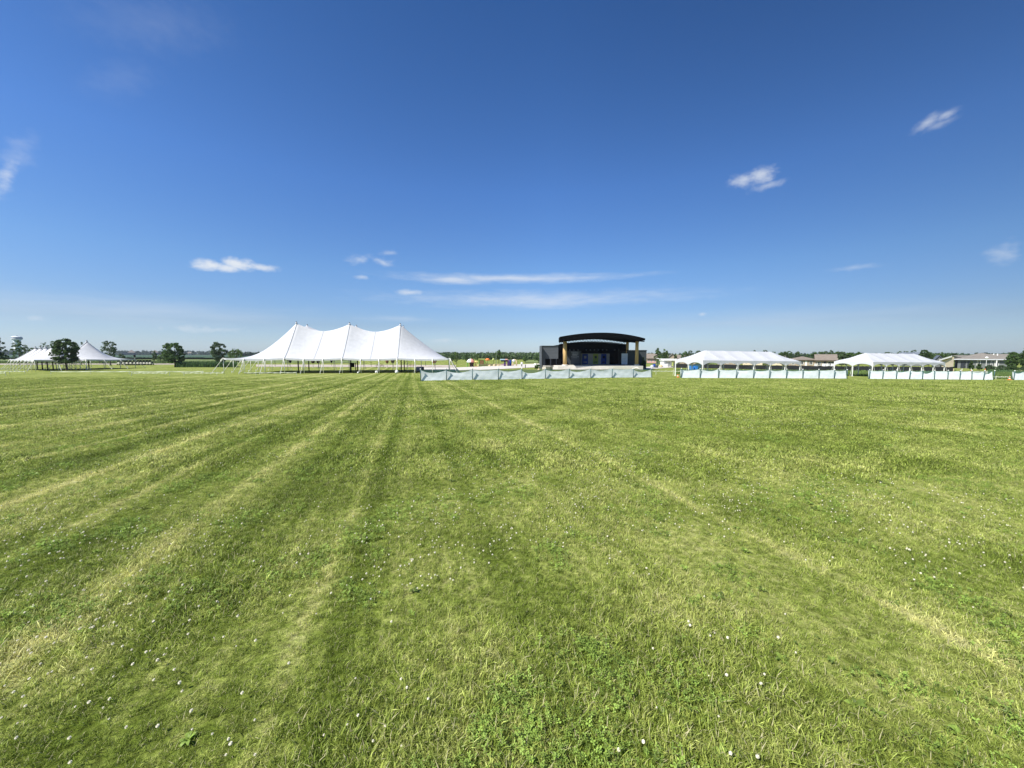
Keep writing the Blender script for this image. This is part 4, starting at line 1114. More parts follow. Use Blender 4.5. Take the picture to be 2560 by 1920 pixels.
# row of utility carts
def carts():
    Yc = 124
    first = None
    labs = {0: 'dark roofed cart farthest left, under the white tent edge', 1: 'second dark roofed cart under the white tent edge', 2: 'third dark roofed cart, closest under the tent corner',
            3: 'dark roofed cart just outside the tent corner', 4: 'dark roofed cart beside the foot of the dark sign', 5: 'third dark roofed cart counted from the right end',
            6: 'fourth dark roofed cart counted from the right end', 7: 'second dark roofed cart from the right end', 8: 'dark roofed cart at the right end of the row'}
    pxs = [299.5, 311.5, 320.5, 329.5, 339.5, 347.5, 355, 363, 370.5, 378]
    labs = ['dark roofed cart farthest left in the row, under the tent edge', 'second dark roofed cart from the left, under the tent edge', 'third dark roofed cart from the left end of the row',
            'fourth dark roofed cart, just right of the tent corner', 'dark roofed cart standing below the dark square sign', 'fifth dark roofed cart from the right end of the row',
            'fourth dark roofed cart from the right end of the row', 'third dark roofed cart from the right end of the row', 'second dark roofed cart from the right end of the row', 'last dark roofed cart at the right end of the row']
    for i, px in enumerate(pxs):
        b = B(px, Yc)
        if first is None:
            o = thing('utility_cart', b, labs[i], 'cart', 'carts parked in a row by the left tents', R(12))
            m = MB(); m.box(-.36, .36, -.6, .6, .32, .62, bev=.08); m.box(-.34, .34, -.58, -.1, .6, .86, bev=.1); m.build('body', M['cartbody'], o, local=True)
            m = MB(); m.box(-.33, .33, .02, .45, .62, .78, bev=.05); m.box(-.33, .33, .42, .52, .7, 1.1, bev=.04); m.build('seat', M['rubber'], o, local=True)
            m = MB(); m.box(-.30, .30, -.62, .62, 1.52, 1.66, bev=.05); m.box(-.28, .28, -.60, -.5, 1.15, 1.5); m.build('roof', M['black'], o, local=True)
            for s in (-.3, .3):
                for t in (-.5, .5):
                    m = MB(); m.tube([(s, t, .6), (s, t, 1.53)], .025, 6); m.build('roof_post', M['darkpole'], o, local=True)
                    m = MB(); m.tube([(s * 1.25 - .06, t * .8, .2), (s * 1.25 + .06, t * .8, .2)], .2, 14); m.build('wheel', M['rubber'], o, local=True)
            first = o
        else: dup(first, b, R(12 + rnd.uniform(-3, 3)), labs[i])
carts()
b = B(338.5, 121); o = thing('sign', b, 'dark square sign on a thin post behind the row of carts', 'sign')
m = MB(); m.tube([b, b + Vector((0, 0, 2.7))], .05, 8); m.build('post', M['lime_post'], o)
m = MB(); m.box(b.x - .33, b.x + .33, b.y - .06, b.y - .01, b.z + 2.55, b.z + 3.3, bev=.01); m.build('panel', M['black'], o)

# water tower and thin masts far away
b = B(46, 620); o = thing('water_tower', b, 'white water tower with a blue grey band on the left skyline', 'water tower')
zt = zat(840, 620) - b.z; z1 = zat(850, 620) - b.z; c = (b.x, b.y, b.z); w = 15.5 * 620 / F / 1.6
m = MB(); m.lathe(c, [(w * .45, z1 - 1.5), (w * .95, z1 + 1.0), (w * 1.0, z1 + 2.2)], 32); m.build('bowl', M['tank'], o, True)
m = MB(); m.lathe(c, [(w * 1.0, z1 + 2.21), (w * 1.01, z1 + 4.0)], 32); m.build('band', M['tankband'], o, True)
m = MB(); m.lathe(c, [(w * 1.0, z1 + 4.01), (w * .85, zt - 1.2), (w * .45, zt - .3), (.1, zt)], 32); m.build('roof', M['tank'], o, True)
m = MB(); m.lathe(c, [(w * .75, 0), (w * .62, z1 * .5), (w * .58, z1 - 3), (w * .7, z1 - .8)], 24)
m.v = [tuple(b + (Vector(p) - b).to_3d()) for p in m.v]; m.build('pedestal', M['tank'], o, True)
m = MB(); m.lathe((b.x + 1, b.y, b.z + zt), [(.5, -.3), (.4, 1.4)], 8); m.build('vent', M['tankband'], o)
for px, py, lab in ((1189, 878, 'thin grey mast left of the orange shade on the skyline'), (1201, 880, 'short grey mast over the play tower'), (1220.5, 876, 'tallest grey mast on the skyline above the orange shade'),
                    (1232, 878, 'thin grey mast between the orange shade and the slim tree'), (1288, 880, 'grey mast above the tan play arch'), (1325, 881, 'faint grey mast nearest the stage')):
    b = B(px, 420); h = zat(py, 420) - b.z; m = MB(); m.tube([b, b + Vector((0, 0, h))], [.26, .16], 8); m.box(b.x - 1.1, b.x + 1.1, b.y - .12, b.y + .12, b.z + h - 1.0, b.z + h - .75)
    solo('utility_mast', m, M['lime_post'], lab, 'mast', 'thin masts beyond the playground')

# ------------------------------------------------------------------ houses
def house(label, pxl, pxr, Y, eave_py, ridge_py, depth, wall, roof, kind='hip', rot=0.0, wins=(), doors=(), hipf=0.55, chimney=None, soffit=0.45, group='houses beyond the field', vents=()):
    """house seen between two pixel columns; front wall at distance Y; wins: (u0,u1,z0,z1) in fractions of the front"""
    pl, pr = B(pxl, Y), B(pxr, Y); zg = min(pl.z, pr.z) - .15
    rot = -math.atan(((pxl + pxr) / 2 - 1280) / F) * 0.92 + rot; w = (pr.x - pl.x) * math.cos(rot)
    o = thing('house', Vector(((pl.x + pr.x) / 2 - math.sin(rot) * depth / 2, Y + math.cos(rot) * depth / 2, zg)), label, 'house', group, rot)
    ze = zat(eave_py, Y) - zg; zr = zat(ridge_py, Y + math.cos(rot) * depth / 2) - zg
    ze = max(2.2, ze); zr = max(ze + .8, zr)
    x0, x1, y0, y1 = -w / 2, w / 2, -depth / 2, depth / 2
    m = MB()
    if kind == 'gable':          # gable faces the camera
        m.add([(x0, y0, 0), (x1, y0, 0), (x1, y0, ze), (0, y0, zr - .12), (x0, y0, ze), (x0, y1, 0), (x1, y1, 0), (x1, y1, ze), (0, y1, zr - .12), (x0, y1, ze)],
              [(0, 1, 2, 3, 4), (9, 8, 7, 6, 5), (1, 6, 7, 2), (5, 0, 4, 9)])
    elif kind == 'side':
        m.add([(x0, y0, 0), (x1, y0, 0), (x1, y1, 0), (x0, y1, 0), (x0, y0, ze), (x1, y0, ze), (x1, y1, ze), (x0, y1, ze), (x0, 0, zr - .12), (x1, 0, zr - .12)],
              [(0, 1, 5, 4), (2, 3, 7, 6), (3, 0, 4, 8, 7), (1, 2, 6, 9, 5)])
    else:
        m.box(x0, x1, y0, y1, 0, ze)
    m.build('wall', M[wall], o, local=True)
    r = MB(); s = soffit; t = .14
    def slab(quad):
        q = [Vector(p) for p in quad]; n = len(q)
        r.add(q + [p - Vector((0, 0, t)) for p in q], [tuple(range(n)), tuple(range(2 * n - 1, n - 1, -1))] + [(i, n + i, n + (i + 1) % n, (i + 1) % n) for i in range(n)])
    if kind == 'gable':
        sl = (zr - ze) / (w / 2)
        slab([(x0 - s, y0 - s, ze - s * sl + .12), (0, y0 - s, zr + .12), (0, y1 + s, zr + .12), (x0 - s, y1 + s, ze - s * sl + .12)])
        slab([(0, y0 - s, zr + .121), (x1 + s, y0 - s, ze - s * sl + .12), (x1 + s, y1 + s, ze - s * sl + .12), (0, y1 + s, zr + .121)])
    elif kind == 'side':
        sl = (zr - ze) / (depth / 2)
        slab([(x0 - s, y0 - s, ze - s * sl + .12), (x1 + s, y0 - s, ze - s * sl + .12), (x1 + s, 0, zr + .12), (x0 - s, 0, zr + .12)])
        slab([(x0 - s, 0, zr + .121), (x1 + s, 0, zr + .121), (x1 + s, y1 + s, ze - s * sl + .12), (x0 - s, y1 + s, ze - s * sl + .12)])
    else:
        h = depth / 2 * hipf + 0.01; h = min(w / 2 - .2, depth * hipf)
        a_, b_, c_, d_ = (x0 - s, y0 - s, ze), (x1 + s, y0 - s, ze), (x1 + s, y1 + s, ze), (x0 - s, y1 + s, ze)
        e_, f_ = (x0 + h, 0, zr), (x1 - h, 0, zr)
        r.add([a_, b_, c_, d_, e_, f_] + [(p[0], p[1], p[2] - .18) for p in (a_, b_, c_, d_)],
              [(0, 1, 5, 4), (1, 2, 5), (2, 3, 4, 5), (3, 0, 4), (0, 6, 7, 1), (1, 7, 8, 2), (2, 8, 9, 3), (3, 9, 6, 0), (9, 8, 7, 6)])
    ro = r.build('roof', M[roof], o, local=True)
    fb = MB(); fb.box(x0 - s - .03, x1 + s + .03, y0 - s - .06, y0 - s - .01, ze - .24 - (0 if kind == 'hip' else .12), ze + .0)
    if kind != 'gable': fb.build('gutter', M['webbing'] if wall == 'greywall' else M['bark'], ro, local=True)  # bark brown on these gutters paints in the shade beneath the eaves
    if chimney is not None:
        c = MB(); cx = x0 + w * chimney; c.box(cx - .3, cx + .3, .1, .7, zr - .8, zr + .7); c.build('chimney', M['stone'], ro, local=True)
    for vx in vents:
        c = MB(); cx = x0 + w * vx; c.tube([(cx, -depth * .22, ze + (zr - ze) * .5), (cx, -depth * .22, ze + (zr - ze) * .5 + .5)], .16, 8); c.build('roof_vent', M['trim'], ro, local=True)
    for (u0, u1, za, zb) in wins:
        f = MB(); a, b = x0 + w * u0, x0 + w * u1; z0, z1 = ze * za, ze * zb; q = .09
        f.box(a - q, a, y0 - .07, y0 - .005, z0 - q, z1 + q); f.box(b, b + q, y0 - .07, y0 - .005, z0 - q, z1 + q)
        f.box(a, b, y0 - .07, y0 - .005, z1, z1 + q); f.box(a, b, y0 - .10, y0 - .005, z0 - q, z0); f.box((a + b) / 2 - .03, (a + b) / 2 + .03, y0 - .06, y0 - .005, z0, z1)
        fo = f.build('window', M['trim'], o, local=True)
        p = MB(); p.box(a, b, y0 - .03, y0 - .004, z0, z1); p.build('pane', M['glass'], fo, local=True)
    for (u0, u1, mt) in doors:
        f = MB(); a, b = x0 + w * u0, x0 + w * u1; f.box(a, b, y0 - .06, y0 - .004, .1, min(2.1, ze * .88)); do = f.build('door', M[mt], o, local=True)
        k = MB(); k.ball((b - .12, y0 - .09, 1.05), .05, 8); k.build('handle', M['alu'], do, local=True)
    return o

W2 = ((.12, .2, .38, .8), (.42, .52, .38, .8), (.74, .84, .38, .8))
house('brown roofed tan house left of the broader roofed one, between the frame tents', 1972, 2040, 122, 899.5, 891.2, 9, 'tanwall', 'brownroof', 'hip', wins=W2, doors=((.58, .66, 'trim'),))
house('house with broad brown roof seen between the two frame tents', 2041, 2088, 114, 900.5, 886.6, 9, 'tanwall', 'brownroof', 'side', wins=((.08, .22, .35, .8), (.6, .9, .3, .8)), doors=((.38, .5, 'glass'),))
house('house with dark grey roof rising over the far right frame tent', 2252, 2300, 128, 896, 881.5, 10, 'greywall', 'blueroof', 'side', wins=W2)
house('house with low brown grey roof over the middle of the far right frame tent', 2222, 2252, 138, 894, 885.2, 9, 'greywall', 'brownroof', 'side', wins=W2)
house('small blue grey gabled house left of the large tan roofed house', 2336, 2356, 118, 899, 889, 9, 'greywall', 'blueroof', 'gable', wins=((.4, .6, .4, .8),))
BH = house('large grey house with wide tan grey hipped roof at far right', 2396, 2520, 104, 897.6, 882.5, 15, 'greywall', 'greyroof', 'hip', hipf=.42,
      wins=((.38, .43, .3, .85), (.64, .69, .35, .82), (.72, .77, .35, .82)), doors=((.06, .16, 'glass'), (.19, .27, 'glass')), soffit=.8)
# side wings of the large house
def big_wings():
    o = BH; zg = o.location.z; Y = 104
    mid = B(2458, Y).x; cr_ = math.cos(o.rotation_euler.z)
    def xx(px): return (B(px, Y).x - mid) * cr_
    x0, x1 = xx(2396), xx(2520); y0 = -7.5
    ze = zat(897.6, Y) - zg; zr = zat(885, Y + 3) - zg
    m = MB(); m.box(x1 + .02, xx(2534), y0 + 2.5, 6, 0, ze - .1); m.build('side_wing', M['greywall'], o, local=True)
    r = MB(); a, b = xx(2478), xx(2538)
    r.add([(a, y0 + 1.6, ze + .05), (b, y0 + 1.6, ze + .05), (b, 7, ze + .05), (a, 7, ze + .05), (a, 0.5, zr), (xx(2522), 0.5, zr)], [(0, 1, 5, 4), (1, 2, 5), (2, 3, 4, 5), (3, 2, 1, 0), (0, 4, 3)])
    ro = r.build('wing_roof', M['greyroof'], o, local=True)
    for q in (2484, 2493):
        c = MB(); cx = xx(q); c.tube([(cx, -2.4, ze + .9), (cx, -2.4, ze + 1.45)], .13, 10); c.build('roof_vent', M['trim'], ro, local=True)
    p = MB(); cx = xx(2487); p.box(cx - .15, cx + .05, y0 - .75, y0 - .45, 0, ze - .2); p.build('porch_post', M['trim'], o, local=True)
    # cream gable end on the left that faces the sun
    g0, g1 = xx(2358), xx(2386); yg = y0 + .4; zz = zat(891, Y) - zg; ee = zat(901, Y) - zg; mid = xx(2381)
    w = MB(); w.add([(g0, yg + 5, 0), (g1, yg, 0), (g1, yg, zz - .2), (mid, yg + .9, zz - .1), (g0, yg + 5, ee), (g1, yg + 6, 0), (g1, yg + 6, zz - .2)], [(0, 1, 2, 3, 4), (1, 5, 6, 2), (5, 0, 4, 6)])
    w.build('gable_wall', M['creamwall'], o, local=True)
    r = MB(); r.add([(g0 - .6, yg + 4.6, ee - .1), (g0 - .6, yg + 4.6, ee + .12), (mid, yg + .2, zz + .25), (mid, yg + .2, zz + .02), (g0 - .2, yg + 11, ee + .12), (mid + .4, yg + 9, zz + .25), (x0 + 2, yg + .2, ee + .2), (x0 + 2, yg + 8, zz + .3)],
                      [(0, 3, 2, 1), (1, 2, 5, 4), (2, 6, 7, 5)])
    r.build('gable_roof', M['greyroof'], o, local=True)
    f = MB(); f.add([(g0 - .62, yg + 4.5, ee - .3), (g0 - .62, yg + 4.5, ee + .1), (mid, yg + .1, zz + .22), (mid, yg + .1, zz - .25)], [(0, 3, 2, 1)]); f.build('bargeboard', M['trim'], o, local=True)
    for px_ in (2371,):
        s = (xx(px_) - g0) / (g1 - g0); q = MB(); cx = xx(px_); cy = yg + 5 * (1 - s)
        q.box(cx - .45, cx + .45, cy - .12, cy + .1, 1.2, 2.5); q.build('window', M['glass'], o, local=True)
    # dark recessed porch
    d = MB(); d.box(xx(2398), xx(2416), y0 - 1.9, y0 - 1.75, .9, 1.0); d.box(xx(2398), xx(2416), y0 - 1.9, y0 - 1.75, .2, .28)
    for k in range(9): cx = xx(2398) + (xx(2416) - xx(2398)) * k / 8; d.box(cx - .05, cx + .05, y0 - 1.88, y0 - 1.77, 0, .95)
    d.build('porch_railing', M['brownwood'], o, local=True)
    a = MB(); a.add([(xx(2384), y0 - 1.6, ze - .5), (xx(2392), y0 - 1.6, ze - .5), (xx(2392), y0, ze + .05), (xx(2384), y0, ze + .05)], [(0, 1, 2, 3)]); a.build('awning', M['trim'], o, local=True)
big_wings()
house('beige house behind the stage-side end of the first frame tent', 1695, 1738, 150, 899, 888, 9, 'tanwall', 'brownroof', 'side', wins=W2)
house('house whose brown roof tops the ridge of the first frame tent', 1795, 1845, 132, 897, 878.2, 10, 'tanwall', 'brownroof', 'hip', wins=W2)
house('tan house glimpsed under the middle of the first frame tent', 1858, 1905, 140, 900, 889, 9, 'creamwall', 'brownroof', 'side', wins=W2)
house('cream house glimpsed under the right end of the first frame tent', 1925, 1965, 136, 901, 890, 9, 'creamwall', 'greyroof', 'side', wins=W2)
house('pinkish house peeping out right of the stage wing', 1618, 1640, 165, 896, 884.5, 9, 'pink', 'brownroof', 'side', wins=W2)
house('pale house between the trees above the white trailer', 1668, 1693, 170, 896, 884.8, 9, 'tanwall', 'greyroof', 'gable', wins=((.4, .6, .4, .8),))
house('far house with tan pyramid roof on the left skyline, left one', 320, 338, 900, 881.5, 874.5, 16, 'greywall', 'brownroof', 'hip', group='far houses on the left skyline', wins=((.3, .5, .4, .8),))
house('far house with tan pyramid roof on the left skyline, behind the small dark tree', 379, 396, 900, 881.5, 874.8, 16, 'greywall', 'brownroof', 'hip', group='far houses on the left skyline', wins=((.3, .5, .4, .8),))
house('small white far house at the left end of the skyline beside the bushy tree', 305, 317, 850, 883.5, 879.5, 12, 'greywall', 'greyroof', 'gable', group='far houses on the left skyline', wins=((.4, .6, .3, .6),))
house('white far house on the skyline between the two park trees', 470, 478, 850, 883.2, 880, 12, 'creamwall', 'greyroof', 'side', group='far houses on the left skyline', wins=((.3, .5, .3, .6),))

# black screen fence
def screen_fence():
    A, Bp = B(1684, 106), B(2382, 84); root = thing('screen_fence', A, 'long low black screen fence behind the frame tents', 'fence')
    n = 40; m = MB()
    def at(q): p = A.lerp(Bp, q); p.z = gz(p.x, p.y); return p
    g = random.Random(4); hs = [g.uniform(.93, 1.05) for _ in range(n * 4 + 1)]
    dn = Vector((Bp.y - A.y, A.x - Bp.x, 0)).normalized()
    m.grid(lambda s, t: tuple(at(s) + dn * (.05 * math.sin(s * 160) * math.sin(math.pi * t)) + Vector((0, 0, .02 + 1.08 * hs[round(s * n * 4)] * t))), n * 4, 3)
    m.build('fabric', M['blackfabric'], root, True)
    for i in range(n + 1):
        p = at(i / n) - dn * .08; k = MB(); k.tube([p, p + Vector((0, 0, 1.2))], .035, 6); k.build('post', M['darkpole'], root)
screen_fence()

# white water-filled barrier and marker tubes
def barrier():
    A, Bp = B(2381, 76), B(2476, 76); root = thing('road_barrier', A, 'low white barrier wall in front of the large house', 'barrier')
    n = 5
    for i in range(n):
        p, q = A.lerp(Bp, i / n), A.lerp(Bp, (i + .97) / n); m = MB()
        def sec(c): z = gz(c.x, c.y); return [c + Vector((0, dy, dz)) for dy, dz in ((-.22, 0), (-.22, .12), (-.12, .22), (-.09, .45), (.09, .45), (.12, .22), (.22, .12), (.22, 0))]
        v = sec(p) + sec(q); m.add(v, [tuple(range(7, -1, -1)), tuple(range(8, 16))] + [(k, (k + 1) % 8, 8 + (k + 1) % 8, 8 + k) for k in range(8)])
        m.build('segment', M['whitepaint'], root)
barrier()
def marker(px, Y, label, mats):
    b = B(px, Y); o = thing('marker_post', b, label, 'marker post', 'slim marker posts by the white barrier')
    m = MB(); m.box(b.x - .2, b.x + .2, b.y - .2, b.y + .2, b.z, b.z + .07, bev=.02); m.build('base', M['rubber'], o)
    z = .07
    for k, mt in enumerate(mats):
        q = MB(); q.tube([b + Vector((0, 0, z)), b + Vector((0, 0, z + .24))], .07 - .005 * k, 10); q.build('band', M[mt], o); z += .241
marker(2383, 74.5, 'pale tan marker post at the left end of the white barrier', ('tan', 'tan', 'tan', 'tan'))
marker(2404, 74.5, 'white marker post second along the white barrier', ('tan', 'whitepaint', 'tan', 'whitepaint'))
marker(2427, 74.5, 'orange and white marker post in the middle of the white barrier', ('orange', 'whitepaint', 'orange', 'whitepaint'))
marker(2462, 74.5, 'orange and white marker post under the tall globe lamp', ('orange', 'orange', 'whitepaint', 'orange'))
def cone(px, Y, label):
    b = B(px, Y); o = thing('traffic_cone', b, label, 'traffic cone', 'orange cones at fence ends')
    m = MB(); m.box(b.x - .16, b.x + .16, b.y - .16, b.y + .16, b.z, b.z + .04, bev=.01); m.build('foot', M['orange'], o)
    m = MB(); m.lathe((b.x, b.y, b.z), [(.13, .04), (.10, .15)], 14); m.lathe((b.x, b.y, b.z), [(.075, .25), (.03, .42)], 14); m.build('cone', M['orange'], o, True)
    m = MB(); m.lathe((b.x, b.y, b.z), [(.101, .15), (.076, .25)], 14); m.build('band', M['whitepaint'], o, True)
cone(1694.5, 49.5, 'orange cone at the left end of the second fabric fence')
cone(2523.5, 48.3, 'orange cone beside the short right edge fence')

# blue bins and dark container under the first frame tent
def bins():
    Y = 86
    b = B(1737, Y + 1.2); o = thing('container', b, 'dark teal open container behind the blue bins', 'container')
    m = MB(); m.box(b.x - 1.25, b.x + 1.35, b.y - .2, b.y + .9, b.z + .1, b.z + 1.35, bev=.04); m.build('box', M['teal'], o)
    for s in (-1.1, -.35, .4, 1.15):
        m = MB(); m.box(b.x + s - .05, b.x + s + .05, b.y - .27, b.y - .2, b.z + .1, b.z + 1.3); m.build('rib', M['teal'], o)
    first = None
    for px, lab in ((1729, 'bright blue wheeled bin on the left of the pair'), (1739, 'bright blue wheeled bin on the right of the pair')):
        b = B(px, Y)
        if first is None:
            o = thing('wheeled_bin', b, lab, 'bin', 'blue wheeled bins')
            m = MB(); vs = [(-.26, -.3, .08), (.26, -.3, .08), (.26, .3, .08), (-.26, .3, .08), (-.34, -.4, .98), (.34, -.4, .98), (.34, .38, .98), (-.34, .38, .98)]
            m.add(vs, [(3, 2, 1, 0), (0, 1, 5, 4), (1, 2, 6, 5), (2, 3, 7, 6), (3, 0, 4, 7), (4, 5, 6, 7)]); m.build('body', M['blue'], o, local=True)
            m = MB(); m.box(-.37, .37, -.44, .42, .982, 1.06, bev=.03); m.tube([(-.33, .46, 1.0), (.33, .46, 1.0)], .03, 6); m.build('lid', M['blue'], o, local=True)
            for s in (-.3, .3):
                m = MB(); m.tube([(s - .04, .3, .12), (s + .04, .3, .12)], .12, 12); m.build('wheel', M['rubber'], o, local=True)
            first = o
        else: dup(first, b, R(4), lab)
bins()

# white concession trailer and tilted parasol right of the stage
def trailer():
    Y = 112; b = B(1672, Y); o = thing('concession_trailer', b, 'white flat-roofed concession trailer with lime panel right of the stage', 'trailer')
    x0, x1 = B(1657, Y).x - b.x, B(1690, Y).x - b.x; zt = zat(897, Y) - b.z; T_ = lambda p: p + b
    m = MB(); m.box(x0 + .2, x1 - .2, .6, 2.6, .35, zt - .75, bev=.05, T=T_); m.build('body', M['whitepaint'], o)
    m = MB(); m.box(x0 - .05, x1 + .05, -.6, 2.8, zt - .62, zt, bev=.08, T=T_); m.build('roof', M['whitepaint'], o)
    m = MB(); m.box(x0 + 1.2, x0 + 2.35, .55, .597, 1.0, zt - .8, T=T_); m.build('hatch', M['alu'], o)
    m = MB(); m.box(x0 + 2.5, x0 + 2.98, -.35, -.28, .25, zt - .66, T=T_); m.build('lime_panel', M['lime'], o)
    m = MB(); m.box(x0 + 3.05, x1 - .3, .53, .58, .4, zt - .78, T=T_); m.build('doorway', M['black'], o)
    m = MB(); m.box(x0 + .5, x0 + 1.4, -.35, .4, .6, .95, bev=.04, T=T_); m.box(x0 + .6, x0 + 1.3, -.3, .35, 0, .6, T=T_); m.build('counter', M['whitepaint'], o)
    for s in (x0 + .1, x1 - .1):
        m = MB(); m.tube([b + Vector((s, -.5, 0)), b + Vector((s, -.5, zt - .6))], .05, 8); m.build('awning_post', M['whitepaint'], o)
    for s in (x0 + .9, x1 - .9):
        m = MB(); m.tube([b + Vector((s - .1, .6, .32)), b + Vector((s + .1, .6, .32))], .32, 14); m.build('wheel', M['rubber'], o)
trailer()
b = B(1645, 104); o = thing('shade_dish', b, 'tilted white oval shade on a dark post beside the stage wing', 'shade')
m = MB(); m.tube([b, b + Vector((0, 0, 2.4))], .07, 8); m.build('post', M['teal'], o)
m = MB(); m.lathe((0, 0, 0), [(.85, -.05), (.8, .02), (.4, .12), (.01, .15)], 20); m.lathe((0, 0, 0), [(.01, -.06), (.84, -.06)], 20)
ca, sa = math.cos(.5), math.sin(.5); m.v = [(b.x + x * ca * .9, b.y - .2 + y * .8 - z * .4, b.z + 2.45 + z - x * sa * .6) for x, y, z in m.v]; m.build('dish', M['globe'], o, True)
def blob_seat(px, Y, r, mat, label, h):
    b = B(px, Y); o = thing('play_boulder', b, label, 'play boulder', 'rounded play boulders right of the stage'); m = MB()
    m.lathe(b, [(r * .8, 0), (r, h * .35), (r * .85, h * .8), (r * .4, h), (.001, h * 1.02)], 12); m.build('body', M[mat], o, True)
blob_seat(1635.5, 106, .55, 'navy', 'blue rounded play boulder beside the stage wing', 1.0)
blob_seat(1630, 104, .5, 'palegrey', 'pale grey rounded play boulder closest to the stage wing', .75)
blob_seat(1641, 104, .45, 'darkslate', 'dark rounded play boulder right of the blue one', .8)
blob_seat(1652, 108, .5, 'tan', 'tan rounded play boulder next to the white trailer', .85)

# white garden chairs in front of the broad brown roofed house
def chairs():
    first = None
    for px, lab in ((2041, 'leftmost white garden chair before the broad brown roofed house'), (2060, 'second white garden chair, left of the middle, before the broad roofed house'), (2068, 'third white garden chair before the broad brown roofed house'),
                    (2075, 'fourth white garden chair, right of the middle, before the broad roofed house'), (2082, 'rightmost white garden chair before the broad brown roofed house')):
        b = B(px, 105)
        if first is None:
            o = thing('garden_chair', b, lab, 'chair', 'white garden chairs'); 
            m = MB(); m.box(-.36, .36, -.36, .36, .4, .48, bev=.03); m.build('seat', M['trim'], o, local=True)
            m = MB(); m.box(-.36, .36, .3, .38, .48, 1.35, bev=.05); m.build('backrest', M['trim'], o, local=True)
            for s in (-.36, .36):
                m = MB(); m.box(s - .06, s + .06, -.36, .36, .66, .72); m.build('armrest', M['trim'], o, local=True)
                for t in (-.3, .3):
                    m = MB(); m.box(s - .035, s + .035, t - .035, t + .035, 0, .66 if t < 0 else .42); m.build('leg', M['trim'], o, local=True)
            first = o
        else: dup(first, b, R(rnd.uniform(-20, 20)), lab)
chairs()

# ------------------------------------------------------------------ trees and shrubs
tree('tree', 'dark tree cut by the left edge, before the water tower', -4, 93, 838, 62, 'round', 'dark', 905, n=60, per=60)
tree('tree', 'round green tree in front of the left white tents', 167, 80, 847.5, 77, 'round', 'dark', 906, n=85, per=65)
tree('tree', 'loose blue grey tree rising behind the single-peaked tent', 277, 118, 853, 46, 'vase', 'grey', 897, n=80, per=24)
tree('tree', 'broad green tree standing alone over the road', 438, 103, 854.5, 60, 'round', 'mid', 907, n=70, per=48)
tree('tree', 'small dark round tree at the right end of the cart row', 387, 140, 877.5, 18, 'oval', 'dark', 900, n=26, per=40)
tree('tree', 'dark pointed bushy tree left of the big tent corner', 549, 125, 857.5, 50, 'vase', 'grey', 907, n=56, per=50)
tree('tree', 'rounded yellow green tree beside the big tent corner', 591, 140, 873, 40, 'round', 'light', 904, n=44, per=46)
bush('shrub', 'yellow green shrub behind the small dark tree and the broad tree', 408, 150, 886, 36, 'light', n=30)
tree('tree', 'leafy tree under the water tower', 50, 125, 852, 46, 'round', 'mid', 905, n=50, per=48)
tree('tree', 'olive tree just left of the many-peaked tent', 66, 130, 862, 34, 'round', 'mid', 905, n=44, per=44)
tree('tree', 'dark tree behind the first small tent peak', 88, 135, 868, 40, 'round', 'dark', 903, n=44, per=44)
tree('tree', 'tree with thin upright twigs behind the small tent peaks', 115, 132, 857, 30, 'vase', 'grey', 900, n=22, per=26)
tree('tree', 'dark tree behind the last small tent peak', 138, 130, 858, 34, 'vase', 'dark', 900, n=32, per=34)
tree('tree', 'small tree left of the single tent peak', 204, 125, 854, 26, 'round', 'dark', 892, n=30, per=40)
bush('shrub', 'low dark shrub left behind the single-peaked tent', 250, 140, 872, 36, 'dark', n=30)
bush('shrub', 'low shrub right of the loose blue grey tree', 305, 150, 885, 26, 'dark', n=22)
# beside the playground
tree('tree', 'slim pointed young tree behind the play shelter', 1247, 140, 873.5, 20, 'cone', 'mid', 897, n=34, per=34)
tree('tree', 'pale sapling next to the slim pointed tree', 1240, 150, 879, 10, 'vase', 'light', 895, n=14, per=24)
tree('tree', 'yellow green young tree behind the yellow play post', 1194, 150, 884, 13, 'oval', 'light', 900, n=20, per=30)
tree('tree', 'young green tree right of the big tent corner', 1141, 135, 880, 16, 'oval', 'light', 905, n=24, per=34)
tree('tree', 'dark young tree just right of the big tent roof', 1130, 150, 883, 14, 'oval', 'mid', 903, n=22, per=34)
tree('tree', 'young tree behind the white and coral playhouse dome', 1168, 150, 885, 16, 'oval', 'mid', 902, n=22, per=34)
tree('tree', 'small green tree left of the stage wing', 1313, 160, 888, 18, 'oval', 'mid', 902, n=24, per=34)
bush('shrub', 'green shrub touching the left stage wing', 1346, 150, 886, 22, 'mid', n=26)
bush('shrub', 'small shrub beside the larger globe lamp', 1345, 86, 912.5, 12, 'mid', n=16)
tree('tree', 'dark narrow conifer against the right stage wing', 1608, 93, 893.5, 12, 'cone', 'dark', 916, n=26, per=34)
# right of the stage
tree('tree', 'tall olive tree behind the tilted white shade', 1644, 135, 871.5, 22, 'oval', 'mid', 905, n=50, per=48)
tree('tree', 'tall green tree between the tilted shade and the white trailer', 1662, 132, 872.5, 20, 'oval', 'mid', 905, n=50, per=48)
tree('tree', 'small dark tree over the right half of the white trailer', 1688, 150, 884, 9, 'oval', 'dark', 899, n=22, per=34)
tree('tree', 'dark tree left of the first frame tent slope', 1712, 140, 879.5, 22, 'round', 'mid', 902, n=44, per=44)
tree('tree', 'thin topped tree above the first frame tent slope', 1725, 145, 877, 14, 'vase', 'grey', 900, n=22, per=30)
tree('tree', 'dark tree at the left end of the first frame tent ridge', 1745, 150, 877.3, 18, 'round', 'dark', 900, n=34, per=40)
tree('tree', 'first small round tree above the first frame tent ridge', 1888, 160, 874, 17, 'round', 'dark', 900, n=36, per=40)
tree('tree', 'second small round tree above the first frame tent ridge', 1912, 160, 874.5, 17, 'round', 'dark', 900, n=36, per=40)
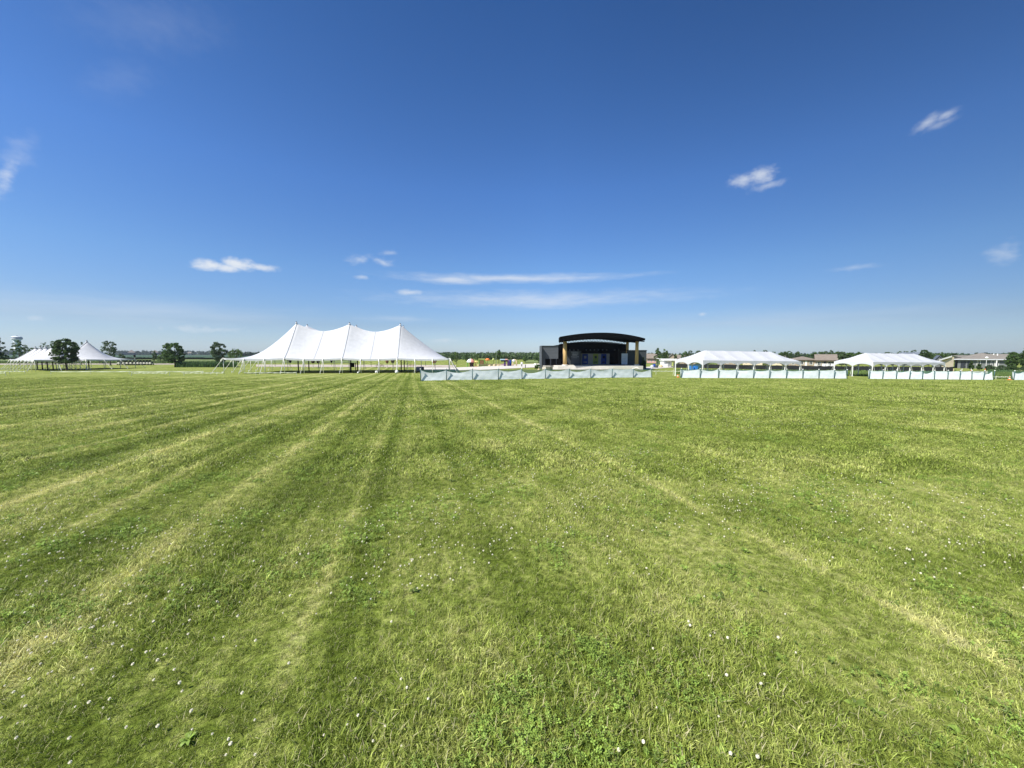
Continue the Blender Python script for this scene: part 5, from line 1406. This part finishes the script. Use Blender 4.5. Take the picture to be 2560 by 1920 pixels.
tree('tree', 'low round tree at the right end of the first frame tent ridge', 1932, 155, 879, 18, 'round', 'mid', 900, n=36, per=40)
tree('tree', 'dark bushy tree over the right slope of the first frame tent', 1957, 128, 878.5, 28, 'round', 'dark', 902, n=48, per=44)
tree('tree', 'round tree directly left of the low brown roof', 1972, 150, 877.2, 19, 'round', 'mid', 900, n=40, per=42)
tree('tree', 'small round tree over the low brown roof', 1992, 150, 879.3, 15, 'round', 'dark', 900, n=34, per=40)
bush('tree', 'low tree showing over the junction of the two brown roofs', 2016, 160, 884.5, 18, 'mid', n=26)
for i, (px, tp, w, lf, lab) in enumerate(((2034, 880, 22, 'dark', 'dark tree at the left end of the row behind the broad brown roof'), (2050, 879, 20, 'mid', 'second tree from the left behind the broad brown roof'),
        (2063, 878.5, 20, 'dark', 'middle dark tree behind the broad brown roof'), (2076, 875.8, 17, 'dark', 'tallest tree behind the broad brown roof'), (2092, 878.2, 20, 'mid', 'last tree behind the right end of the broad brown roof'))):
    tree('tree', lab, px, 150, tp, w, 'round', lf, 900, n=34, per=40, group='trees behind the brown roofed houses')
tree('tree', 'leafy grey green tree right of the broad brown roof', 2104, 108, 879.5, 28, 'round', 'grey', 912, n=54, per=46)
tree('tree', 'loose green tree between the houses and the far right frame tent', 2122, 112, 882.5, 24, 'vase', 'mid', 910, n=44, per=42)
tree('tree', 'dark green tree by the left slope of the far right frame tent', 2144, 116, 881, 28, 'round', 'mid', 908, n=50, per=44)
tree('tree', 'low dark tree at the left end of the far right tent ridge', 2164, 150, 885.5, 18, 'round', 'dark', 903, n=30, per=40)
tree('tree', 'small tree above the left part of the far right tent ridge', 2190, 150, 882.8, 20, 'round', 'dark', 903, n=32, per=40)
tree('tree', 'wide dark tree above the middle of the far right tent ridge', 2216, 155, 880, 30, 'round', 'dark', 903, n=44, per=44)
tree('tree', 'green tree behind the low brown grey roof', 2246, 165, 877.5, 20, 'round', 'mid', 903, n=34, per=40)
tree('tree', 'dark tree behind the left end of the dark grey roof', 2262, 165, 876.5, 18, 'round', 'dark', 903, n=34, per=40)
tree('tree', 'broad dark tree behind the right end of the dark grey roof', 2283, 165, 874.8, 26, 'round', 'dark', 903, n=44, per=44)
tree('tree', 'large dark loose tree at the right end of the far right tent', 2308, 100, 876.5, 34, 'vase', 'dark', 912, n=64, per=46)
tree('tree', 'dark tree just left of the small gabled house', 2322, 104, 881.5, 20, 'round', 'dark', 912, n=34, per=40)
for i, (px, tp, w, lf, lab) in enumerate(((2335, 882.5, 20, 'light', 'light green tree over the left roof edge of the small gabled house'), (2350, 881, 24, 'light', 'light green tree directly behind the small gabled house'),
        (2367, 881.5, 24, 'mid', 'green tree right behind the small gabled house'), (2383, 883, 22, 'dark', 'dark tree over the cream gable of the large house'))):
    tree('tree', lab, px, 150, tp, w, 'round', lf, 905, n=40, per=42, group='trees behind the small gabled house')
tree('tree', 'dark conical shrub in front of the large house', 2427, 90, 901.5, 16, 'cone', 'dark', 922, n=34, per=40)
bush('shrub', 'round dark shrub under the right windows of the large house', 2448, 92, 909, 15, 'dark', n=26)
bush('shrub', 'wide low shrub at the foot of the large house', 2474, 90, 914, 30, 'grey', n=34)
tree('tree', 'bushy green tree covering the right end of the large house', 2530, 92, 881, 40, 'round', 'mid', 916, n=84, per=50)
tree('tree', 'dark tree cut by the right edge of the picture', 2566, 86, 870, 44, 'round', 'dark', 918, n=80, per=50)
bush('shrub', 'grey green hedge shrub left of the bushy right tree', 2502, 84, 914.5, 34, 'grey', n=36)
bush('shrub', 'dark hedge shrub below the bushy right tree', 2532, 82, 913.5, 36, 'dark', n=36)
bush('shrub', 'grey green shrub low at the right edge', 2560, 80, 916, 30, 'grey', n=30)
boulder(2541, 78, .5, 'grey boulder among the right edge shrubs'); boulder(2554, 78, .45, 'beige boulder at the right edge of the shrubs', 'tan')

# far woods that read as one mass
def woods(name, label, spans, Y0, Y1, mat, seed, n=14000, size=1.0):
    g = np.random.default_rng(seed); C = []; T = []
    tot = sum(abs(s[1] - s[0]) for s in spans)
    for (p0, p1, h0, h1) in spans:
        m = int(n * abs(p1 - p0) / tot / 60)
        for _ in range(m):
            Y = g.uniform(Y0, Y1); px = g.uniform(p0, p1); h = g.uniform(h0, h1); b = B(px, Y)
            w = h * g.uniform(.5, .9); k = 60
            d = g.normal(size=(k, 3)); d /= np.linalg.norm(d, axis=1)[:, None]; d *= g.uniform(.5, 1, (k, 1)) ** .5
            C.append(np.array([b.x, b.y, b.z + h * .5]) + d * np.array([w / 2, w / 2, h * .52])); T.append(np.clip(g.normal(.5, .15, k) + g.normal(0, .22), 0, 1))
    o = leaf_mesh(name, np.concatenate(C), size, M[mat], None, seed, np.concatenate(T))
    tag(o, label, 'woodland', kind='stuff')
woods('woodland', 'dark far tree belt along the left skyline', [(285, 545, 8, 13), (-60, 60, 9, 14), (545, 700, 4, 8)], 900, 1050, 'farwood', 41, 22000, 1.5)
woods('woodland', 'green tree belt behind the playground', [(1085, 1362, 3.2, 5.6)], 380, 460, 'midwood', 42, 26000, .9)
woods('woodland', 'dark young trees at the edge of the playground meadow', [(1090, 1360, 2.4, 4.0)], 230, 290, 'midwood', 45, 20000, .5)
woods('woodland', 'tree belt far behind the right houses', [(1600, 2600, 3.0, 5.2)], 330, 420, 'farwood', 43, 26000, 1.0)
woods('woodland', 'low trees far behind the big tent', [(600, 1090, 3, 6.5)], 420, 520, 'farwood', 44, 14000, 1.0)

# ornamental and rough tall grass as stuff
def tallgrass(name, label, px0, px1, Ya, Yb, h0, h1, n, mat, seed, wid=.03):
    g = np.random.default_rng(seed); V = []; T = []
    for _ in range(n):
        Y = g.uniform(Ya, Yb); b = B(g.uniform(px0, px1), Y); h = g.uniform(h0, h1); an = g.uniform(0, 6.28); ln = g.uniform(0, .35) * h
        d = np.array([math.cos(an), math.sin(an), 0]); e = np.array([-d[1], d[0], 0]) * wid * g.uniform(.6, 1.5); p = np.array(b)
        V += [p - e, p + e, p + d * ln * .5 + e * .7 + [0, 0, h * .65], p + d * ln * .5 - e * .7 + [0, 0, h * .65], p + d * ln + [0, 0, h * (.9 if ln > .2 * h else 1)]]
        T.append(g.uniform())
    me = D.meshes.new(name); f = []
    for i in range(n): k = 5 * i; f += [(k, k + 1, k + 2, k + 3), (k + 3, k + 2, k + 4)]
    me.from_pydata([tuple(v) for v in V], [], f); at = me.attributes.new('tint', 'FLOAT', 'FACE'); at.data.foreach_set('value', np.repeat(np.array(T), 2).astype(np.float32))
    me.materials.append(M[mat]); o = D.objects.new(name, me); COL.objects.link(o); tag(o, label, 'grass', kind='stuff')
tallgrass('tall_grass', 'band of tall blue green grass right of the lone tree', 440, 592, 102, 110, .9, 1.5, 9000, 'tallgrass', 51, .06)
tallgrass('tall_grass', 'tall rough grass between the right fences', 2484, 2535, 53, 68, .35, .8, 6500, 'rough', 52, .03)
tallgrass('tall_grass', 'rough grass along the foot of the black fence', 1690, 2390, 62, 92, .12, .42, 12000, 'rough', 53, .05)
tallgrass('tall_grass', 'rough bank grass below the large house', 2470, 2620, 70, 84, .3, .8, 6000, 'tallgrass', 54, .05)
tallgrass('tall_grass', 'rough grass verge beyond the left road', -40, 560, 140, 165, .3, .9, 9000, 'rough', 55, .10)

# ------------------------------------------------------------------ lawn: grass tufts, clover leaves and blossoms instanced over the field
LIB = D.collections.new('tuft_library')      # not linked to the scene: only instanced
def lib_mesh(name, vs, fs, tint, mats, coll, mi=None):
    me = D.meshes.new(name); me.from_pydata(vs, [], fs)
    at = me.attributes.new('tint', 'FLOAT', 'FACE'); at.data.foreach_set('value', np.array(tint, np.float32))
    for m in mats: me.materials.append(m)
    if mi: me.polygons.foreach_set('material_index', mi)
    me.update(); o = D.objects.new(name, me); coll.objects.link(o); return o

def tuft(seed, nb, rad, h0, h1, wd, coll, lean=.6):
    g = random.Random(seed); vs, fs, tn = [], [], []
    for _ in range(nb):
        r = rad * math.sqrt(g.random()); a = g.uniform(0, 6.28); p = Vector((r * math.cos(a), r * math.sin(a), -.004))
        h = g.uniform(h0, h1); d = Vector((math.cos(g.uniform(0, 6.28)), math.sin(g.uniform(0, 6.28)), 0)); d.normalize()
        ln = h * g.uniform(.15, lean + .5); e = Vector((-d.y, d.x, 0)) * wd * g.uniform(.6, 1.3); t = g.random(); o = len(vs)
        q1 = p + d * ln * .35 + Vector((0, 0, h * .62)); q2 = p + d * ln + Vector((0, 0, h * g.uniform(.75, 1)))
        vs += [p - e * .7, p + e * .7, q1 + e, q1 - e, q2]; fs += [(o, o + 1, o + 2, o + 3), (o + 3, o + 2, o + 4)]; tn += [t, t]
    return lib_mesh('grass_tuft', [tuple(v) for v in vs], fs, tn, [M['blade']], coll)

def trefoil(seed, n, rad, coll):
    g = random.Random(seed); vs, fs, tn = [], [], []
    for _ in range(n):
        r = rad * math.sqrt(g.random()); a = g.uniform(0, 6.28); h = g.uniform(.018, .045); c = Vector((r * math.cos(a), r * math.sin(a), h)); t = g.random()
        o = len(vs); w = .0012; b0 = c * .8; vs += [(b0.x - w, b0.y, -.005), (b0.x + w, b0.y, -.005), (c.x + w, c.y, h), (c.x - w, c.y, h)]; fs.append((o, o + 1, o + 2, o + 3)); tn.append(t)
        s = g.uniform(.006, .0105); a0 = g.uniform(0, 6.28); tx, ty = g.uniform(-.5, .5), g.uniform(-.5, .5)
        for k in range(3):
            an = a0 + k * 2.094; o = len(vs)
            for (rr, da, up) in ((0, 0, 0), (.6, -.5, .12), (1.05, -.36, .2), (1.12, 0, .12), (1.05, .36, .2), (.6, .5, .12)):
                x, y = s * rr * math.cos(an + da), s * rr * math.sin(an + da); vs.append((c.x + x, c.y + y, h + up * s + tx * x + ty * y))
            fs += [(o, o + 1, o + 2, o + 3), (o, o + 3, o + 4, o + 5)]; tn += [t, min(.93, t + .05)]
    return lib_mesh('clover_patch', vs, fs, tn, [M['clover']], coll)

def blossom(seed, coll):
    g = random.Random(seed); vs, fs, tn, mi = [], [], [], []
    h = .055; r = .0085
    vs += [(-.001, 0, 0), (.001, 0, 0), (.001, .004, h), (-.001, .004, h)]; fs.append((0, 1, 2, 3)); tn.append(.4); mi.append(1)
    for k in range(34):                                       # many small florets make the head
        t = math.acos(1 - 1.75 * (k + .5) / 34); a = k * 2.4; d = Vector((math.sin(t) * math.cos(a), math.sin(t) * math.sin(a), math.cos(t)))
        s = d.cross(Vector((0, 0, 1)) if abs(d.z) < .9 else Vector((1, 0, 0))).normalized() * .0024; c = Vector((0, .004, h + .004)); o = len(vs)
        vs += [tuple(c + d * r * .35 - s), tuple(c + d * r * .35 + s), tuple(c + d * r * g.uniform(.95, 1.15) + s), tuple(c + d * r * g.uniform(.95, 1.15) - s)]; fs.append((o, o + 1, o + 2, o + 3)); tn.append(g.random()); mi.append(0)
    o = len(vs); u = [(r * .8 * math.cos(q * 1.047), .004 + r * .8 * math.sin(q * 1.047), h + .004) for q in range(6)] + [(0, .004, h + .004 + r * .8), (0, .004, h + .004 - r * .5)]
    vs += u; fs += [(o + q, o + (q + 1) % 6, o + 6) for q in range(6)] + [(o + (q + 1) % 6, o + q, o + 7) for q in range(6)]; tn += [.5] * 12; mi += [0] * 12
    return lib_mesh('clover_blossom', vs, fs, tn, [M['blossom'], M['clover']], coll, mi)

def weed(seed, coll):
    g = random.Random(seed); vs, fs, tn = [], [], []
    for k in range(g.randint(6, 10)):                         # a rosette of broad leaves
        an = k * 2.4 + g.uniform(-.3, .3); L_ = g.uniform(.05, .10); w = L_ * g.uniform(.16, .26); lift = g.uniform(.25, .8); o = len(vs); t = g.random() * .9
        d = Vector((math.cos(an), math.sin(an), 0)); e = Vector((-d.y, d.x, 0))
        for i in range(5):
            q = i / 4; ww = w * (math.sin(math.pi * (.12 + .85 * q)) ** .8) * (0.3 if i == 0 else 1) * (0.1 if i == 4 else 1); z = lift * L_ * math.sin(q * 2.2) + .004
            c = d * L_ * q; vs += [tuple(c - e * ww + Vector((0, 0, z + .2 * ww))), tuple(c + e * ww + Vector((0, 0, z + .2 * ww)))]
            if i: fs.append((o + 2 * i - 2, o + 2 * i - 1, o + 2 * i + 1, o + 2 * i)); tn.append(t)
    return lib_mesh('weed_rosette', vs, fs, tn, [M['clover']], coll)

def coll(n): c = D.collections.new(n); return c
CN, CM_, CF, CC, CB, CW = coll('near_tufts'), coll('middle_tufts'), coll('far_tufts'), coll('clover'), coll('blossoms'), coll('weeds')
for i in range(8): tuft(900 + i, 26, .045, .016, .050, .0016, CN, .6)
for i in range(6): tuft(930 + i, 18, .06, .018, .052, .0032, CM_, .6)
for i in range(6): tuft(960 + i, 20, .13, .02, .055, .0075, CF, .6)
for i in range(5): trefoil(990 + i, 9, .05, CC)
for i in range(3): blossom(1010 + i, CB)
for i in range(4): weed(1030 + i, CW)

def instancer(name, label, pts, rotz, tilt, scale, c, nvar):
    n = len(pts); me = D.meshes.new(name); me.vertices.add(n); me.vertices.foreach_set('co', pts.astype(np.float32).ravel())
    rot = np.zeros((n, 3), np.float32); rot[:, 2] = rotz; rot[:, :2] = tilt
    me.attributes.new('rot', 'FLOAT_VECTOR', 'POINT').data.foreach_set('vector', rot.ravel())
    me.attributes.new('scl', 'FLOAT', 'POINT').data.foreach_set('value', scale.astype(np.float32))
    me.attributes.new('idx', 'INT', 'POINT').data.foreach_set('value', nrg.integers(0, nvar, n).astype(np.int32))
    o = D.objects.new(name, me); COL.objects.link(o)
    ng = D.node_groups.new(name + '_scatter', 'GeometryNodeTree')
    ng.interface.new_socket('Geometry', in_out='INPUT', socket_type='NodeSocketGeometry'); ng.interface.new_socket('Geometry', in_out='OUTPUT', socket_type='NodeSocketGeometry')
    N, L = ng.nodes, ng.links; gi, go = N.new('NodeGroupInput'), N.new('NodeGroupOutput')
    ip = N.new('GeometryNodeInstanceOnPoints'); ci = N.new('GeometryNodeCollectionInfo')
    ci.inputs['Collection'].default_value = c; ci.inputs['Separate Children'].default_value = True; ci.inputs['Reset Children'].default_value = True
    ip.inputs['Pick Instance'].default_value = True
    def na(nm, t): q = N.new('GeometryNodeInputNamedAttribute'); q.data_type = t; q.inputs['Name'].default_value = nm; return q.outputs['Attribute']
    L.new(gi.outputs[0], ip.inputs['Points']); L.new(ci.outputs[0], ip.inputs['Instance']); L.new(na('idx', 'INT'), ip.inputs['Instance Index'])
    L.new(na('rot', 'FLOAT_VECTOR'), ip.inputs['Rotation']); L.new(na('scl', 'FLOAT'), ip.inputs['Scale']); L.new(ip.outputs[0], go.inputs[0])
    md = o.modifiers.new('scatter', 'NODES'); md.node_group = ng
    return tag(o, label, 'grass', kind='stuff')

def field_points(y0, y1, dens, falloff=1.0):
    """random points on the field between two distances, wide enough for a step to the side"""
    area = 0.5 * (1.55 * y0 + 2.2 + 1.55 * y1 + 2.2) * 2 * (y1 - y0); n = int(area * dens)
    y = y0 + (y1 - y0) * nrg.uniform(0, 1, n) ** falloff
    hw = 1.55 * y + 2.2; x = nrg.uniform(-1, 1, n) * hw
    return np.stack([x, y, gz_np(x, y)], 1)

def vnoise(p, s, seed):
    """cheap smooth noise in 0..1"""
    g = np.random.default_rng(seed); v = np.zeros(len(p))
    for k in range(7):
        a = g.uniform(0, 6.28); f = s * g.uniform(.5, 1.9); v += np.sin((p[:, 0] * math.cos(a) + p[:, 1] * math.sin(a)) * f + g.uniform(0, 6.28))
    return 1 / (1 + np.exp(-v * 1.1))

def scatter(name, label, P_, s0, s1, c, nv, tilt=.18, patch=None):
    n = len(P_); sc = nrg.uniform(s0, s1, n)
    if patch is not None: sc *= .7 + .6 * patch
    instancer(name, label, P_, nrg.uniform(0, 6.28, n), nrg.normal(0, tilt, (n, 2)), sc, c, nv)

Pn = np.concatenate([field_points(.7, 3.2, 1150), field_points(3.2, 8, 860)])
Pn = Pn[nrg.uniform(0, 1, len(Pn)) < np.clip((8 - Pn[:, 1]) / 2.5, 0, 1)]
scatter('grass', 'close mown grass blades at the photographer feet', Pn, .42, 1.05, CN, 8, .22, vnoise(Pn, 2.2, 1))
def fade(P_, a0, a1, b0, b1):
    y = P_[:, 1]; p = np.clip((y - a0) / (a1 - a0), 0, 1) * np.clip((b1 - y) / (b1 - b0), 0, 1); return P_[nrg.uniform(0, 1, len(y)) < p]
Pm = fade(np.concatenate([field_points(5, 10, 380), field_points(10, 22, 200)]), 5, 6.5, 13, 22)
scatter('grass', 'mown grass in the nearer half of the field', Pm, .5, 1.55, CM_, 6, .2, vnoise(Pm, 1.6, 2))
Pf = fade(np.concatenate([field_points(11, 26, 75), field_points(26, 48, 28)]), 11, 18, 36, 48)
scatter('grass', 'mown grass out to the fabric fences', Pf, .55, 1.5, CF, 6, .15, vnoise(Pf, .8, 3))
Pc = np.concatenate([field_points(.9, 5, 600), field_points(5, 11, 240)])
q = vnoise(Pc, 2.6, 9); q2 = vnoise(Pc, 8.0, 10)
Pc = Pc[(q * .65 + q2 * .35) > nrg.uniform(.60, 1.12, len(Pc))]
scatter('clover', 'clover leaves in patches through the near grass', Pc, .75, 1.3, CC, 5, .15)
Pb = np.concatenate([field_points(1.2, 8, 95), field_points(8, 22, 46)])
q = vnoise(Pb, 1.1, 12); q2 = vnoise(Pb, 3.5, 13); left = 1 / (1 + np.exp((Pb[:, 0] + .25 * Pb[:, 1] - 2.0) * .6))
Pb = Pb[(q * .55 + q2 * .45) * (.75 + .35 * left) > nrg.uniform(.30, 1.12, len(Pb))]
scatter('clover_blossoms', 'white clover blossoms dotted over the near grass', Pb, .42, .86, CB, 3, .3)
Pw = field_points(1.2, 9, 5); Pw = Pw[vnoise(Pw, 1.4, 15) > nrg.uniform(.3, .9, len(Pw))]
scatter('weeds', 'broad leaved weed rosettes in the near grass', Pw, .3, .7, CW, 4, .15)

# ------------------------------------------------------------------ thin summer haze
def haze():
    m = D.materials.new('haze_air'); nt, N, L = nodes_of(m)
    out = N.new('ShaderNodeOutputMaterial'); v = N.new('ShaderNodeVolumePrincipled')
    v.inputs['Color'].default_value = (0.80, 0.88, 1.0, 1); v.inputs['Density'].default_value = 0.00013; v.inputs['Anisotropy'].default_value = 0.2
    L.new(v.outputs[0], out.inputs['Volume'])
    mb = MB(); mb.box(-1900, 1900, -40, 1640, gz(0, 300) - 4, 46)
    tag(mb.build('haze', m), 'thin blue summer haze over the fields', 'haze', kind='stuff')
haze()
